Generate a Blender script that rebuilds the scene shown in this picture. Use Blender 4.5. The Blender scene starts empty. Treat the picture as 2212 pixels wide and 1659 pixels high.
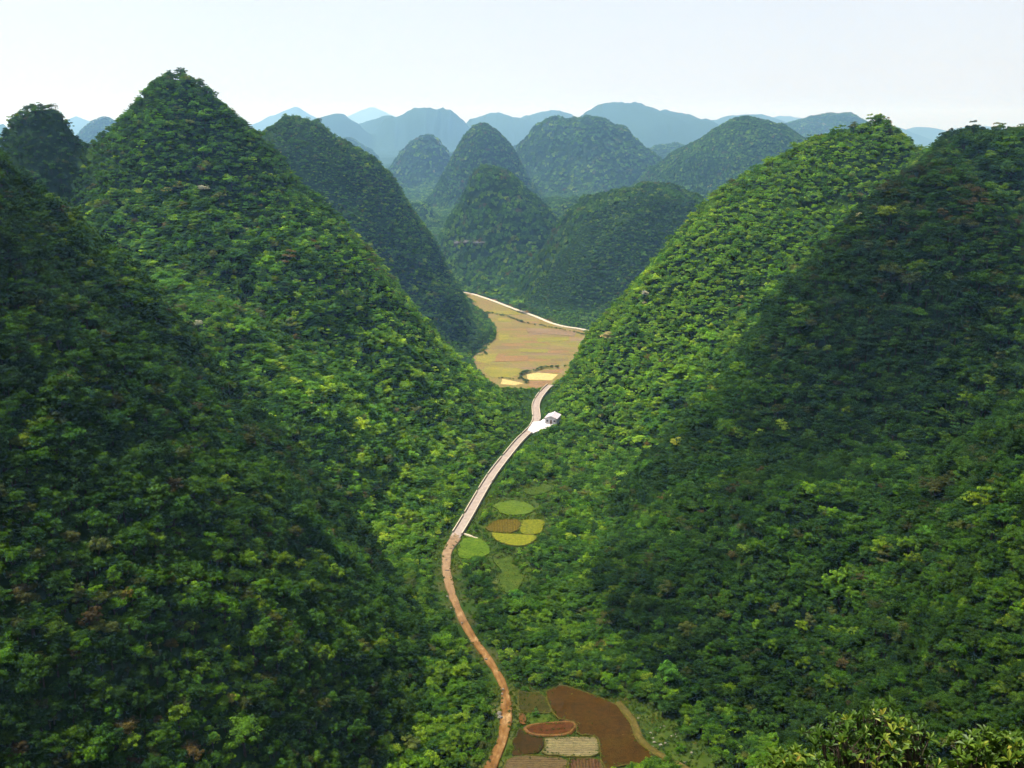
import bpy, bmesh, math, random
import numpy as np
from mathutils import Vector, Matrix

# ------------------------------------------------------------------ camera, world, sun, exposure
sc = bpy.context.scene
COL = sc.collection
CAMZ = 150.0                      # camera above the valley floor, on its own hilltop
PITCH = math.radians(13.9)        # looking down the valley
IW, IH, F = 2212.0, 1659.0, 2218.0  # frame of reference used while surveying, focal length in its pixels

cam_data = bpy.data.cameras.new('camera')
cam = bpy.data.objects.new('camera', cam_data)
COL.objects.link(cam)
cam.location = (0, 0, CAMZ)
cam.rotation_euler = (math.pi / 2 - PITCH, 0, 0)
cam_data.sensor_width = 36.0
cam_data.lens = 36.0 * F / IW
cam_data.clip_start = 0.5
cam_data.clip_end = 40000
sc.camera = cam

SUN_EL, SUN_AZ = math.radians(68), math.radians(-72)   # azimuth from +Y, negative = left
world = bpy.data.worlds.new('World')
sc.world = world
world.use_nodes = True
wn = world.node_tree
wn.nodes.clear()
wo = wn.nodes.new('ShaderNodeOutputWorld')
bg = wn.nodes.new('ShaderNodeBackground')
sky = wn.nodes.new('ShaderNodeTexSky')
sky.sky_type = 'NISHITA'
sky.sun_disc = False
sky.sun_elevation = SUN_EL
sky.sun_rotation = SUN_AZ
sky.altitude = 400
sky.air_density = 1.0
sky.dust_density = 3.0
sky.ozone_density = 1.0
bg.inputs['Strength'].default_value = 0.08      # sky light
# thin even veil of high cloud over the blue, as the milky sky in view implies
tcw = wn.nodes.new('ShaderNodeTexCoord')
cn = wn.nodes.new('ShaderNodeTexNoise'); cn.inputs['Scale'].default_value = 2.2; cn.inputs['Detail'].default_value = 5
cr = wn.nodes.new('ShaderNodeValToRGB')
cr.color_ramp.elements[0].position = 0.3; cr.color_ramp.elements[0].color = (3.72, 3.74, 3.98, 1)
cr.color_ramp.elements[1].position = 0.7; cr.color_ramp.elements[1].color = (4.08, 4.06, 4.22, 1)
vm = wn.nodes.new('ShaderNodeMix'); vm.data_type = 'RGBA'; vm.inputs[0].default_value = 0.72
wn.links.new(tcw.outputs['Generated'], cn.inputs['Vector']); wn.links.new(cn.outputs[0], cr.inputs[0])
wn.links.new(sky.outputs[0], vm.inputs[6]); wn.links.new(cr.outputs[0], vm.inputs[7])
wn.links.new(vm.outputs[2], bg.inputs[0])
wn.links.new(bg.outputs[0], wo.inputs[0])

sun_data = bpy.data.lights.new('sun', 'SUN')
sun_data.energy = 5.0
sun_data.angle = math.radians(0.6)
sun_data.color = (1.0, 0.95, 0.87)
sun = bpy.data.objects.new('sun', sun_data)
COL.objects.link(sun)
sdir = Vector((math.sin(SUN_AZ) * math.cos(SUN_EL), math.cos(SUN_AZ) * math.cos(SUN_EL), math.sin(SUN_EL)))
sun.rotation_euler = sdir.to_track_quat('Z', 'Y').to_euler()
sun.location = (-300, 200, 600)

sc.view_settings.view_transform = 'Standard'
sc.view_settings.look = 'None'
sc.view_settings.gamma = 1.0
sc.view_settings.exposure = 1.46
sc.render.engine = 'CYCLES'
cy = sc.cycles
cy.max_bounces = 3
cy.diffuse_bounces = 1
cy.glossy_bounces = 1
cy.transmission_bounces = 2
cy.volume_bounces = 0
cy.transparent_max_bounces = 4
cy.caustics_reflective = False
cy.caustics_refractive = False
cy.use_adaptive_sampling = True
cy.adaptive_threshold = 0.045
cy.adaptive_min_samples = 16
cy.use_denoising = True

# ------------------------------------------------------------------ surveying helpers
CP, SP = math.cos(PITCH), math.sin(PITCH)
def ray(px, py):
    u = (px - IW / 2) / F
    v = (IH / 2 - py) / F
    return np.array([u, CP + SP * v, -SP + CP * v])
def at_depth(px, py, Y):
    d = ray(px, py)
    return np.array([0, 0, CAMZ]) + d * (Y / d[1])
def ground(px, py, z=0.0):
    d = ray(px, py)
    t = (z - CAMZ) / d[2]
    return (d[0] * t, d[1] * t)
def project(P):
    P = np.asarray(P, float)
    x, y, z = P[..., 0], P[..., 1], P[..., 2] - CAMZ
    fw = y * CP - z * SP
    up = y * SP + z * CP
    fw = np.where(fw > 0.1, fw, 0.1)
    return IW / 2 + F * x / fw, IH / 2 - F * up / fw, fw
K = 2212.0 / 2272.0
def Z3(zx, zy): return ((900 + zx * .27125) * K, (600 + zy * .27125) * K)
def Z4(zx, zy): return ((900 + zx * .30139) * K, (850 + zy * .30139) * K)
def Z5(zx, zy): return ((900 + zx * .36166) * K, (1300 + zy * .36166) * K)
ZF = -60.0        # the plain beyond the pass lies lower than the near valley
def gp(f, pts): return [ground(*f(*p), z=(ZF if f is Z3 else 0.0)) for p in pts]
def floor_z(y): return ZF * sstep(575, 765, y)

# value noise
_rng = np.random.RandomState(7)
_perm = _rng.rand(256, 256)
def vnoise(x, y):
    xi, yi = np.floor(x).astype(int), np.floor(y).astype(int)
    fx, fy = x - xi, y - yi
    fx, fy = fx * fx * (3 - 2 * fx), fy * fy * (3 - 2 * fy)
    g = lambda a, b: _perm[a & 255, b & 255]
    return (g(xi, yi) * (1 - fx) + g(xi + 1, yi) * fx) * (1 - fy) + (g(xi, yi + 1) * (1 - fx) + g(xi + 1, yi + 1) * fx) * fy
def fbm(x, y, o=4):
    s, a = 0, 0.5
    for i in range(o):
        s = s + a * (vnoise(x * 2 ** i + 17.3 * i, y * 2 ** i - 9.1 * i) - 0.5)
        a *= 0.5
    return s * 2
def sstep(a, b, x):
    t = np.clip((x - a) / (b - a), 0, 1)
    return t * t * (3 - 2 * t)

# ------------------------------------------------------------------ hills (peak, outline left and right, surveyed depth)
HILLS = []
def hill(key, label, Y, peak, left, right, k=1.0, drop=5.0, sl=0.9, sr=0.9):
    p = at_depth(peak[0], peak[1], Y)
    p[2] -= drop
    prof = []
    for side, pts, s in ((-1, left, sl), (1, right, sr)):
        rs, zs = [0.0], [p[2]]
        for q in pts:
            w = at_depth(q[0], q[1], Y)
            r, z = side * (w[0] - p[0]), w[2] - drop
            if r > rs[-1] + 1:
                rs.append(r)
                zs.append(min(z, zs[-1] - 0.05))
        rs.append(rs[-1] + (zs[-1] + 140) / s)
        zs.append(-140)
        prof.append((np.array(rs), np.array(zs)))
    HILLS.append(dict(key=key, label=label, x=p[0], y=Y, k=k, prof=prof))

# near slopes (their tops lie outside the frame)
def hill_w(key, label, x, y, prof, k=1.0):
    rs = np.array([a for a, b in prof], float)
    zs = np.array([b for a, b in prof], float)
    HILLS.append(dict(key=key, label=label, x=x, y=y, k=k, prof=[(rs, zs), (rs, zs)]))

hill_w('own', 'scrubby slope just below the viewpoint', 0, -14,
       [(0, 148.6), (13, 148.3), (16, 146.0), (24, 137.0), (34, 128.5), (50, 112), (80, 84), (130, 22), (165, -30), (190, -60)])
hill_w('NL', 'near', -262, 246,
       [(0, 212), (60, 196), (100, 166), (135, 130), (170, 91), (200, 53), (222, 23), (240, -2), (262, -60)])
hill_w('LV', 'near', -152, 418, [(0, 84), (40, 72), (80, 42), (105, 16), (121, -3), (142, -60)])
hill_w('RV', 'near', 116, 300, [(0, 50), (35, 42), (65, 23), (84, 6), (92, -3), (112, -60)])
hill('RN', 'near', 385, (1995, 342), [(1935, 372), (1875, 432), (1800, 505), (1750, 570), (1690, 660), (1650, 730), (1600, 800), (1500, 900), (1430, 980)],
     [(2060, 375), (2130, 425), (2212, 505), (2300, 580)], sl=1.0, sr=0.7, k=1.12)
hill_w('RC', 'near', 236, 205, [(0, 140), (40, 132), (80, 108), (110, 82), (140, 48), (160, 20), (176, -5), (196, -60)])
hill('RB', 'near', 500, (2330, 225), [(2212, 250), (2160, 262), (2110, 277), (2050, 292), (1990, 330), (1940, 410)], [(2450, 300)], sl=1.3)
hill('LM', 'mid', 535, (385, 144), [(350, 148), (322, 165), (300, 195), (250, 255), (215, 290), (185, 330), (130, 420), (60, 540)],
     [(424, 155), (446, 172), (466, 199), (500, 225), (545, 265), (575, 305), (605, 335), (640, 390), (700, 440), (760, 500), (820, 570), (870, 640), (910, 690), (950, 740), (1000, 800), (1050, 850), (1100, 890)], sl=0.8, sr=0.8)
hill('L0', 'mid', 515, (82, 222), [(65, 226), (40, 240), (20, 262), (0, 300), (-60, 380)], [(105, 223), (125, 245), (150, 290), (190, 345), (230, 420)], sl=0.9, sr=1.3)
hill('L2', 'mid', 1050, (660, 250), [(620, 258), (580, 275), (520, 330), (460, 420)],
     [(700, 260), (740, 290), (800, 332), (830, 362), (870, 420), (905, 470), (940, 525), (965, 580), (1005, 640), (1050, 695), (1072, 730)], sr=1.2)
hill('RM', 'mid', 565, (1862, 250), [(1800, 285), (1740, 303), (1640, 370), (1560, 420), (1530, 440), (1450, 520), (1400, 590), (1350, 650), (1290, 715), (1240, 780), (1190, 840)],
     [(1910, 270), (1945, 305), (1985, 340), (2050, 420)], k=0.95, sl=1.0, sr=0.9)
hill('M1', 'far', 1500, (1060, 357), [(1035, 372), (1020, 388), (1000, 430), (970, 480), (945, 525), (920, 580)], [(1085, 365), (1105, 378), (1130, 412), (1180, 455), (1230, 520)], sl=0.6, sr=0.6)
hill('M2', 'far', 1310, (1385, 408), [(1320, 416), (1270, 432), (1230, 460), (1190, 520), (1150, 585), (1110, 645)], [(1450, 410), (1510, 420), (1600, 500)], k=0.9, sl=0.6, sr=0.6)
hill('M3', 'far', 2500, (1045, 272), [(1020, 283), (1000, 300), (975, 340), (945, 400), (920, 450), (890, 520)], [(1070, 280), (1090, 295), (1110, 322), (1140, 380), (1180, 450)], sl=0.6, sr=0.6)
hill('M4', 'far', 3500, (920, 288), [(890, 296), (865, 318), (845, 350), (825, 385), (790, 440)], [(945, 300), (965, 330), (990, 380)], sl=0.6, sr=0.6)
hill('M5', 'far', 3200, (1240, 260), [(1190, 262), (1160, 274), (1140, 296), (1120, 322), (1090, 380)], [(1310, 266), (1345, 285), (1385, 325), (1420, 350), (1470, 420)], sl=0.6, sr=0.6)
hill('M6', 'far', 2500, (1640, 257), [(1575, 265), (1540, 280), (1490, 312), (1450, 342), (1410, 400), (1350, 470)], [(1690, 270), (1740, 300), (1800, 380)], sl=0.6, sr=0.6)
hill('M7', 'far', 5500, (1795, 238), [(1740, 254), (1700, 270), (1640, 310), (1560, 380)], [(1830, 243), (1865, 262), (1950, 330)], drop=3)
hill('M8', 'far', 4500, (1455, 318), [(1400, 332), (1330, 370)], [(1510, 322), (1560, 340), (1650, 390)], drop=3, sl=.5, sr=.5)
hill('H1', 'far', 1950, (1196, 430), [(1170, 436), (1130, 452), (1080, 490)], [(1230, 432), (1280, 445), (1340, 480)], sl=.6, sr=.6)
hill('H2', 'far', 2000, (895, 430), [(870, 440), (840, 470)], [(920, 445), (945, 480)], sl=.6, sr=.6)
hill('H3', 'far', 2600, (1455, 355), [(1410, 372), (1360, 420), (1300, 455)], [(1500, 385), (1560, 420)], sl=.6, sr=.6)
hill('G1', 'far', 5200, (765, 292), [(720, 300), (660, 340)], [(800, 322), (840, 372), (880, 430)], drop=3, sl=.5, sr=.6)
hill('G3', 'far', 5400, (1118, 318), [(1080, 330), (1030, 360)], [(1160, 330), (1210, 360)], drop=3, sl=.5, sr=.5)
hill('G5', 'far', 5200, (985, 330), [(960, 342), (930, 370)], [(1010, 345), (1040, 380)], drop=3, sl=.5, sr=.5)
hill('LF', 'far', 4800, (208, 248), [(185, 258), (160, 285), (130, 320)], [(235, 256), (255, 275), (300, 330)], drop=3)
for (pk, l, r, Y) in [
    ((733, 242), [(700, 252), (660, 270), (600, 320)], [(755, 255), (775, 268), (830, 330)], 3000),
    ((815, 248), [(790, 256), (760, 270), (700, 330)], [(850, 250), (900, 290)], 3300),
    ((930, 228), [(890, 234), (868, 247), (830, 262), (780, 320)], [(965, 233), (978, 242), (992, 258), (1010, 280), (1050, 330)], 3100),
    ((1075, 242), [(1045, 248), (1015, 262), (960, 310)], [(1110, 249), (1170, 270), (1240, 330)], 3600),
    ((1200, 242), [(1165, 248), (1120, 256), (1060, 300)], [(1230, 246), (1260, 265), (1320, 320)], 3800),
    ((1345, 220), [(1305, 225), (1280, 238), (1252, 252), (1190, 300)], [(1400, 229), (1425, 240), (1475, 247), (1530, 264), (1600, 310)], 3200),
    ((1600, 252), [(1560, 256), (1520, 268), (1440, 320)], [(1650, 258), (1700, 270), (1760, 320)], 4200),
    ((5, 266), [(-30, 275), (-90, 320)], [(20, 275), (60, 320)], 2900),
    ((635, 231), [(615, 240), (585, 252), (555, 265), (480, 300)], [(660, 242), (690, 258), (740, 290)], 5600),
    ((165, 250), [(145, 258), (100, 280)], [(190, 262), (240, 285)], 5200),
    ((805, 230), [(775, 240), (740, 256), (700, 270)], [(830, 240), (870, 262)], 8000),
    ((1700, 252), [(1640, 260), (1560, 272)], [(1740, 260), (1800, 275)], 6000),
    ((1985, 279), [(1950, 284), (1925, 292)], [(2030, 282), (2080, 295)], 5200),
    ((2085, 273), [(2050, 281), (2010, 292)], [(2120, 276), (2200, 282)], 6000),
    ((1930, 276), [(1900, 284), (1860, 295)], [(1960, 284), (1990, 295)], 4600),
]:
    hill('F%d' % len(HILLS), 'ridge', Y * 2.7, pk, l, r, drop=2, sl=.45, sr=.45)

HEX, HEY = np.array([h['x'] for h in HILLS]), np.array([h['y'] for h in HILLS])
def hill_z(h, x, y):
    dx, dy = x - h['x'], (y - h['y']) * h['k']
    r = np.hypot(dx, dy)
    w = sstep(-0.8, 0.8, dx / np.maximum(r, 1e-3))
    (rl, zl), (rr, zr) = h['prof']
    return w * np.interp(r, rr, zr) + (1 - w) * np.interp(r, rl, zl)
def raw_height(x, y, with_id=False):
    wx = x + 10 * fbm(x / 70 + 3, y / 70, 3)
    wy = y + 10 * fbm(x / 70, y / 70 + 8, 3)
    s = 4.0 + 12.0 * sstep(1250, 2000, y)
    fz = floor_z(y)
    acc = np.exp(fz / s)
    best, bid = fz + 1.0, np.full(x.shape, -1)
    for i, h in enumerate(HILLS):
        own = h['key'] == 'own'
        z = hill_z(h, x if own else wx, y if own else wy)
        acc = acc + np.exp(np.clip(z / s, -60, 120))
        if with_id:
            m = z > best
            best = np.where(m, z, best)
            bid = np.where(m, i, bid)
    z = s * np.log(acc)
    amp = np.clip((z - fz) / 50, 0, 1) * np.clip((np.hypot(x, y) - 30) / 60, 0, 1)
    far = np.clip(np.hypot(x, y) / 1500, 0.6, 4.0)
    gul = np.abs(fbm(x / (70 * far) + 31, y / (70 * far) + 5, 4))          # gullies
    fa = 1 + 0.6 * sstep(700, 1200, y)
    z = z + amp * fa * (9 * far * fbm(x / (85 * far), y / (85 * far), 4) + 9 * far * (0.28 - gul) + 6 * fbm(x / 24, y / 24, 3))
    return (z, bid) if with_id else z

# ------------------------------------------------------------------ plan of roads and fields (on the valley floor)
def resample(P, step, it=3):
    P = np.array(P, float)
    for _ in range(it):                       # corner cutting
        Q = np.empty((2 * len(P) - 2, 2))
        Q[0::2] = .75 * P[:-1] + .25 * P[1:]
        Q[1::2] = .25 * P[:-1] + .75 * P[1:]
        P = np.vstack([P[:1], Q, P[-1:]])
    s = np.concatenate([[0], np.cumsum(np.hypot(*np.diff(P, axis=0).T))])
    n = max(2, int(s[-1] / step) + 1)
    t = np.linspace(0, s[-1], n)
    return np.stack([np.interp(t, s, P[:, 0]), np.interp(t, s, P[:, 1])], 1)

conc_px = [((1030, 40), (1040, 46)), ((960, 110), (1005, 100)), ((922, 160), (988, 170)), ((930, 205), (988, 215)), ((932, 260), (1000, 285)),
           ((905, 310), (985, 325)), ((880, 345), (945, 365)), ((800, 430), (870, 425)), ((720, 515), (800, 525)), ((660, 590), (728, 615)), ((580, 690), (655, 720)),
           ((490, 850), (565, 870)), ((400, 1010), (475, 1030)), ((320, 1140), (405, 1140))]
dirt_px = [((320, 1140), (405, 1140)), ((270, 1230), (350, 1220)), ((258, 1310), (328, 1310)), ((270, 1400), (325, 1400)), ((290, 1500), (360, 1500))]
dirt_px5 = [((235, 0), (292, 0)), ((290, 150), (352, 150)), ((360, 270), (415, 280)), ((445, 400), (495, 400)), ((530, 520), (585, 530)), ((578, 600), (625, 620)),
            ((595, 700), (642, 720)), ((585, 830), (642, 830)), ((570, 900), (635, 920)), ((540, 1000), (610, 1000)), ((485, 1117), (570, 1117)), ((400, 1260), (500, 1260)), ((250, 1420), (360, 1420))]
def mids(f, pairs):
    out = []
    for a, b in pairs:
        A, B = np.array(ground(*f(*a))), np.array(ground(*f(*b)))
        out.append((A + B) / 2)
    return out
CONC = mids(Z4, conc_px)
CONC = [np.array(CONC[0]) + np.array([3, 9])] + CONC[0:]
CONC_C = resample(CONC, 1.5)
DIRT_C = resample(mids(Z4, dirt_px) + mids(Z5, dirt_px5), 1.5)
FARR_C = resample(gp(Z3, [(380, 172), (460, 180), (540, 190), (620, 216), (760, 264), (900, 322), (980, 347), (1100, 392), (1180, 430), (1300, 462), (1400, 474), (1540, 503), (1700, 530), (1850, 590)]), 3.0)
FOOT_C = resample(gp(Z4, [(415, 1105), (450, 1114), (480, 1124), (500, 1136), (530, 1142)]), 1.0)
TRACK_C = resample(gp(Z5, [(1300, 715), (1350, 770), (1395, 820), (1415, 880), (1430, 930), (1480, 985), (1560, 1040), (1660, 1090), (1760, 1140), (1850, 1220)]), 1.0)
PAD = gp(Z4, [(925, 290), (990, 285), (1012, 268), (1060, 268), (1100, 290), (1095, 330), (1040, 335), (985, 352), (940, 370), (900, 350)])
HOUSE_P = np.array(ground(*Z4(1062, 300)))

FIELDS = [  # (outline, label, material key, bund)
 (gp(Z5, [(905, 628), (960, 606), (1100, 652), (1290, 722), (1330, 780), (1385, 850), (1412, 950), (1490, 1010), (1560, 1062), (1545, 1088), (1300, 1100), (1240, 1150), (1206, 1117), (1196, 1040), (1188, 940), (1160, 918), (1048, 915), (1052, 850), (1012, 824), (918, 815), (848, 655)]),
  'large brown ploughed field at the foot of the near right slope', 'plough', True),
 (gp(Z5, [(690, 642), (740, 658), (838, 654), (900, 776), (880, 782), (740, 778), (692, 778)]), 'olive stubble plot with thin grass beside the dirt road', 'stubble', True),
 (gp(Z5, [(742, 786), (880, 786), (908, 818), (850, 840), (750, 852)]), 'small bright green grass plot above the oval red plot', 'grass', False),
 (gp(Z5, [(692, 788), (732, 790), (742, 850), (722, 856), (692, 830)]), 'narrow strip of bare orange soil beside the green plot', 'orange', False),
 (gp(Z5, [(732, 874), (760, 858), (900, 842), (1005, 832), (1040, 850), (1040, 878), (1018, 888), (1016, 908), (900, 920), (800, 918), (752, 904)]), 'long oval plot of red soil ringed by a pale orange bank', 'red', True),
 (gp(Z5, [(690, 876), (726, 900), (790, 930), (846, 938), (842, 985), (812, 1028), (720, 1030), (640, 1048), (662, 960)]), 'dark brown fallow plot between the dirt road and grey plot', 'fallow', False),
 (gp(Z5, [(852, 936), (1000, 928), (1150, 926), (1178, 942), (1184, 980), (1186, 1046), (1010, 1050), (940, 1040), (830, 1030), (856, 985)]), 'pale grey planted plot with rows, just below the red oval plot', 'grey', True),
 (gp(Z5, [(560, 1190), (606, 1110), (624, 1062), (720, 1038), (830, 1044), (994, 1060), (984, 1117), (965, 1190)]), 'grey brown planted plot at the bottom edge, left of another', 'greyb', True),
 (gp(Z5, [(1006, 1062), (1190, 1058), (1228, 1117), (1260, 1190), (975, 1190), (994, 1117)]), 'reddish grey plot with upright rows at the bottom edge', 'greyc', True),
 (gp(Z4, [(862, 792), (960, 765), (1060, 742), (1075, 780), (1040, 812), (900, 830)]), 'smallest grass clearing, farthest up the valley beside the road', 'grass', False),
 (gp(Z4, [(640, 905), (700, 876), (800, 862), (900, 880), (950, 920), (940, 955), (820, 975), (720, 970)]), 'oval green meadow ringed by bushes in mid valley', 'meadow', False),
 (gp(Z4, [(590, 1070), (630, 1025), (700, 1003), (858, 1005), (818, 1108), (620, 1095)]), 'brown ploughed half of the round field in mid valley', 'brownm', True),
 (gp(Z4, [(864, 1005), (1030, 1005), (1014, 1070), (980, 1116), (824, 1108)]), 'yellow green crop half of the round field in mid valley', 'crop', False),
 (gp(Z4, [(632, 1101), (820, 1114), (978, 1122), (950, 1160), (900, 1192), (820, 1203), (720, 1185), (650, 1150)]), 'bright yellow green crop strip along the near side of the round field', 'crop2', True),
 (gp(Z4, [(385, 1240), (410, 1155), (500, 1128), (560, 1142), (640, 1250), (540, 1290), (400, 1300)]), 'bright green meadow beside the end of the concrete road', 'meadow2', False),
 (gp(Z4, [(640, 1300), (800, 1272), (785, 1330), (835, 1390), (870, 1450), (820, 1530), (720, 1560), (680, 1430), (715, 1380)]), 'rough grass clearing dotted with bushes below the round field', 'grass', False),
]
FAR_OUT = gp(Z3, [(380, 178), (460, 186), (560, 198), (680, 246), (800, 288), (900, 338), (1000, 366), (1100, 402), (1250, 458), (1400, 484), (1560, 516), (1640, 560), (1560, 640), (1460, 760), (1360, 870), (1240, 960), (1150, 985), (1040, 995), (820, 990), (700, 930), (600, 830), (548, 730), (562, 690), (650, 655), (735, 560), (748, 470), (650, 355), (560, 285), (470, 205)])
FAR_PLOTS = [
 (gp(Z3, [(990, 852), (1080, 838), (1245, 852), (1200, 900), (1000, 895)]), 'bright straw yellow harvested plot beside a dark hedge', 'straw'),
 (gp(Z3, [(788, 890), (970, 925), (900, 940), (780, 932)]), 'narrow pale straw plot beyond the nearest trees', 'straw'),
 (gp(Z3, [(1010, 905), (1190, 906), (1140, 958), (1060, 975), (1000, 940)]), 'reddish bare plot in front of the straw yellow plot', 'redfar'),
 (gp(Z3, [(1100, 825), (1290, 805), (1270, 845), (1100, 834)]), 'thin orange brown plot behind the straw yellow plot', 'redfar'),
 (gp(Z3, [(650, 790), (930, 800), (925, 855), (860, 880), (700, 875), (640, 830)]), 'yellow green strip at the near end of the far plain', 'yg'),
 (gp(Z3, [(575, 690), (760, 680), (730, 745), (640, 760), (580, 745)]), 'yellow green corner by the dark grove', 'yg'),
 (gp(Z3, [(930, 640), (1170, 650), (1160, 675), (930, 668)]), 'long thin yellow green strip across the middle of the far plain', 'yg'),
 (gp(Z3, [(760, 515), (850, 520), (840, 570), (770, 580)]), 'small green plot on the left side of the far plain', 'yg'),
 (gp(Z3, [(1070, 555), (1330, 545), (1340, 575), (1080, 590)]), 'faint green strip towards the right slope', 'yg'),
 (gp(Z3, [(760, 385), (860, 400), (860, 425), (750, 415)]), 'small green plot below the dark hedge line', 'yg'),
 (gp(Z3, [(640, 330), (900, 335), (960, 365), (800, 362), (640, 350)]), 'pale green strip between hedge and far road', 'yg'),
 (gp(Z3, [(560, 600), (700, 590), (690, 640), (590, 660)]), 'olive yellow plot beside the grove of trees', 'yg2'),
 (gp(Z3, [(980, 470), (1400, 500), (1380, 540), (1000, 510)]), 'greyish mauve ploughed strip below the hedge', 'mauve'),
 (gp(Z3, [(740, 705), (1000, 700), (1000, 740), (730, 750)]), 'reddish brown strip in the near half of the far plain', 'redfar'),
]

def seg_dist(P, poly, closed):
    P = np.asarray(P)
    A = np.asarray(poly, float)
    B = np.roll(A, -1, axis=0) if closed else A[1:]
    if not closed: A = A[:-1]
    best = np.full(len(P), 1e9)
    for a, b in zip(A, B):
        ab = b - a
        t = np.clip(((P - a) @ ab) / max(ab @ ab, 1e-9), 0, 1)
        best = np.minimum(best, np.hypot(*(P - a - t[:, None] * ab).T))
    return best
def inside(P, poly):
    P = np.asarray(P); A = np.asarray(poly, float)
    c = np.zeros(len(P), bool)
    j = len(A) - 1
    for i in range(len(A)):
        xi, yi, xj, yj = A[i, 0], A[i, 1], A[j, 0], A[j, 1]
        if abs(yj - yi) > 1e-9:
            c ^= ((yi > P[:, 1]) != (yj > P[:, 1])) & (P[:, 0] < (xj - xi) * (P[:, 1] - yi) / (yj - yi) + xi)
        j = i
    return c
def poly_dist(P, poly):
    return np.where(inside(P, poly), 0.0, seg_dist(P, poly, True))
def open_dist(P, full=True):
    """(distance to nearest road edge, distance to nearest field edge); zero on them"""
    P = np.asarray(P, float)
    dr = np.full(len(P), 1e3); df = np.full(len(P), 1e3)
    m = (np.abs(P[:, 0]) < 420) & (P[:, 1] < 1850) & (P[:, 1] > 120)
    if m.any():
        Q = P[m]
        d = np.minimum(seg_dist(Q, CONC_C[::6], False), seg_dist(Q, DIRT_C[::6], False)) - 2.4
        d = np.minimum(d, seg_dist(Q, FARR_C[::6], False) - 3)
        d = np.minimum(d, poly_dist(Q, PAD))
        dr[m] = np.maximum(d, 0)
        e = np.full(len(Q), 1e3)
        for f in FIELDS: e = np.minimum(e, poly_dist(Q, f[0]))
        e = np.minimum(e, poly_dist(Q, FAR_OUT))
        e = np.minimum(e, np.maximum(seg_dist(Q, TRACK_C[::4], False) - 1.0, 0))
        df[m] = e
    return dr, df
def flat_weight(x, y):
    P = np.stack([x.ravel(), y.ravel()], 1)
    dr, df = open_dist(P)
    d = np.minimum(dr, df)
    sc_ = np.where(P[:, 1] > 700, 40.0, 20.0)
    return sstep(2.0, 1.0 * sc_, d).reshape(x.shape), d.reshape(x.shape), df.reshape(x.shape), dr.reshape(x.shape)

# ------------------------------------------------------------------ terrain: one sheet to the horizon
def axis(lo, hi, step, end_lo, end_hi, g=1.02):
    c = list(np.arange(lo, hi + 1e-6, step))
    s = step
    while c[-1] < end_hi:
        s *= g; c.append(c[-1] + s)
    s = step; low = []
    v = lo
    while v > end_lo:
        s *= g; v -= s; low.append(v)
    return np.array(low[::-1] + c)
XS = axis(-440, 440, 4.0, -17000, 17000)
YS = axis(-60, 1600, 4.0, -400, 24500, 1.018)
GX, GY = np.meshgrid(XS, YS)
GZ, GID = raw_height(GX, GY, True)
FW, GD, GDF, GDR = flat_weight(GX, GY)
GF = floor_z(GY)
GZ = GF + (GZ - GF) * FW + (1 - FW) * 0.25 * fbm(GX / 9, GY / 9, 2) * np.clip(GD / 3, 0, 1)
GZ = GZ - 0.25 * (GD < 4.5)
def grid_z(x, y):
    fi = np.interp(x, XS, np.arange(len(XS))); fj = np.interp(y, YS, np.arange(len(YS)))
    i = np.clip(fi.astype(int), 0, len(XS) - 2); j = np.clip(fj.astype(int), 0, len(YS) - 2)
    a, b = fi - i, fj - j
    return (GZ[j, i] * (1 - a) + GZ[j, i + 1] * a) * (1 - b) + (GZ[j + 1, i] * (1 - a) + GZ[j + 1, i + 1] * a) * b
def near_id(x, y):
    i = np.clip(np.round(np.interp(x, XS, np.arange(len(XS)))).astype(int), 0, len(XS) - 1)
    j = np.clip(np.round(np.interp(y, YS, np.arange(len(YS)))).astype(int), 0, len(YS) - 1)
    return GID[j, i]
def hit(px, py, tmax=4000, t0=60):
    d = ray(px, py)
    t = np.exp(np.linspace(math.log(t0), math.log(tmax), 4000))
    P = np.array([0, 0, CAMZ])[None] + d[None] * t[:, None]
    below = P[:, 2] < grid_z(P[:, 0], P[:, 1])
    i = int(np.argmax(below)) if below.any() else len(t) - 1
    q = P[i].copy(); q[2] = grid_z(q[0:1], q[1:2])[0]
    return q

# ------------------------------------------------------------------ object helpers
def tag(o, label=None, cat=None, group=None, kind=None):
    if label: o['label'] = label
    if cat: o['category'] = cat
    if group: o['group'] = group
    if kind: o['kind'] = kind
    return o
def link(name, me, parent=None, loc=None):
    o = bpy.data.objects.new(name, me)
    COL.objects.link(o)
    if parent: o.parent = parent
    if loc is not None: o.location = loc
    return o
def np_mesh(name, V, Fc, mats, n=4, fattr=None, midx=None, smooth=False):
    """mesh from arrays: V (m,3), Fc (k,n)"""
    V = np.ascontiguousarray(V, np.float32); Fc = np.ascontiguousarray(Fc, np.int32)
    me = bpy.data.meshes.new(name)
    me.vertices.add(len(V)); me.vertices.foreach_set('co', V.ravel())
    me.loops.add(Fc.size); me.loops.foreach_set('vertex_index', Fc.ravel())
    me.polygons.add(len(Fc))
    me.polygons.foreach_set('loop_start', np.arange(0, Fc.size, n, dtype=np.int32))
    me.polygons.foreach_set('loop_total', np.full(len(Fc), n, np.int32))
    if midx is not None: me.polygons.foreach_set('material_index', np.ascontiguousarray(midx, np.int32))
    if smooth: me.polygons.foreach_set('use_smooth', np.ones(len(Fc), bool))
    for m in (mats if isinstance(mats, (list, tuple)) else [mats]): me.materials.append(m)
    me.update(calc_edges=True)
    if fattr is not None:
        for k_, a in fattr.items():
            at = me.attributes.new(k_, 'FLOAT', 'FACE')
            at.data.foreach_set('value', np.ascontiguousarray(a, np.float32))
    return me
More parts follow.
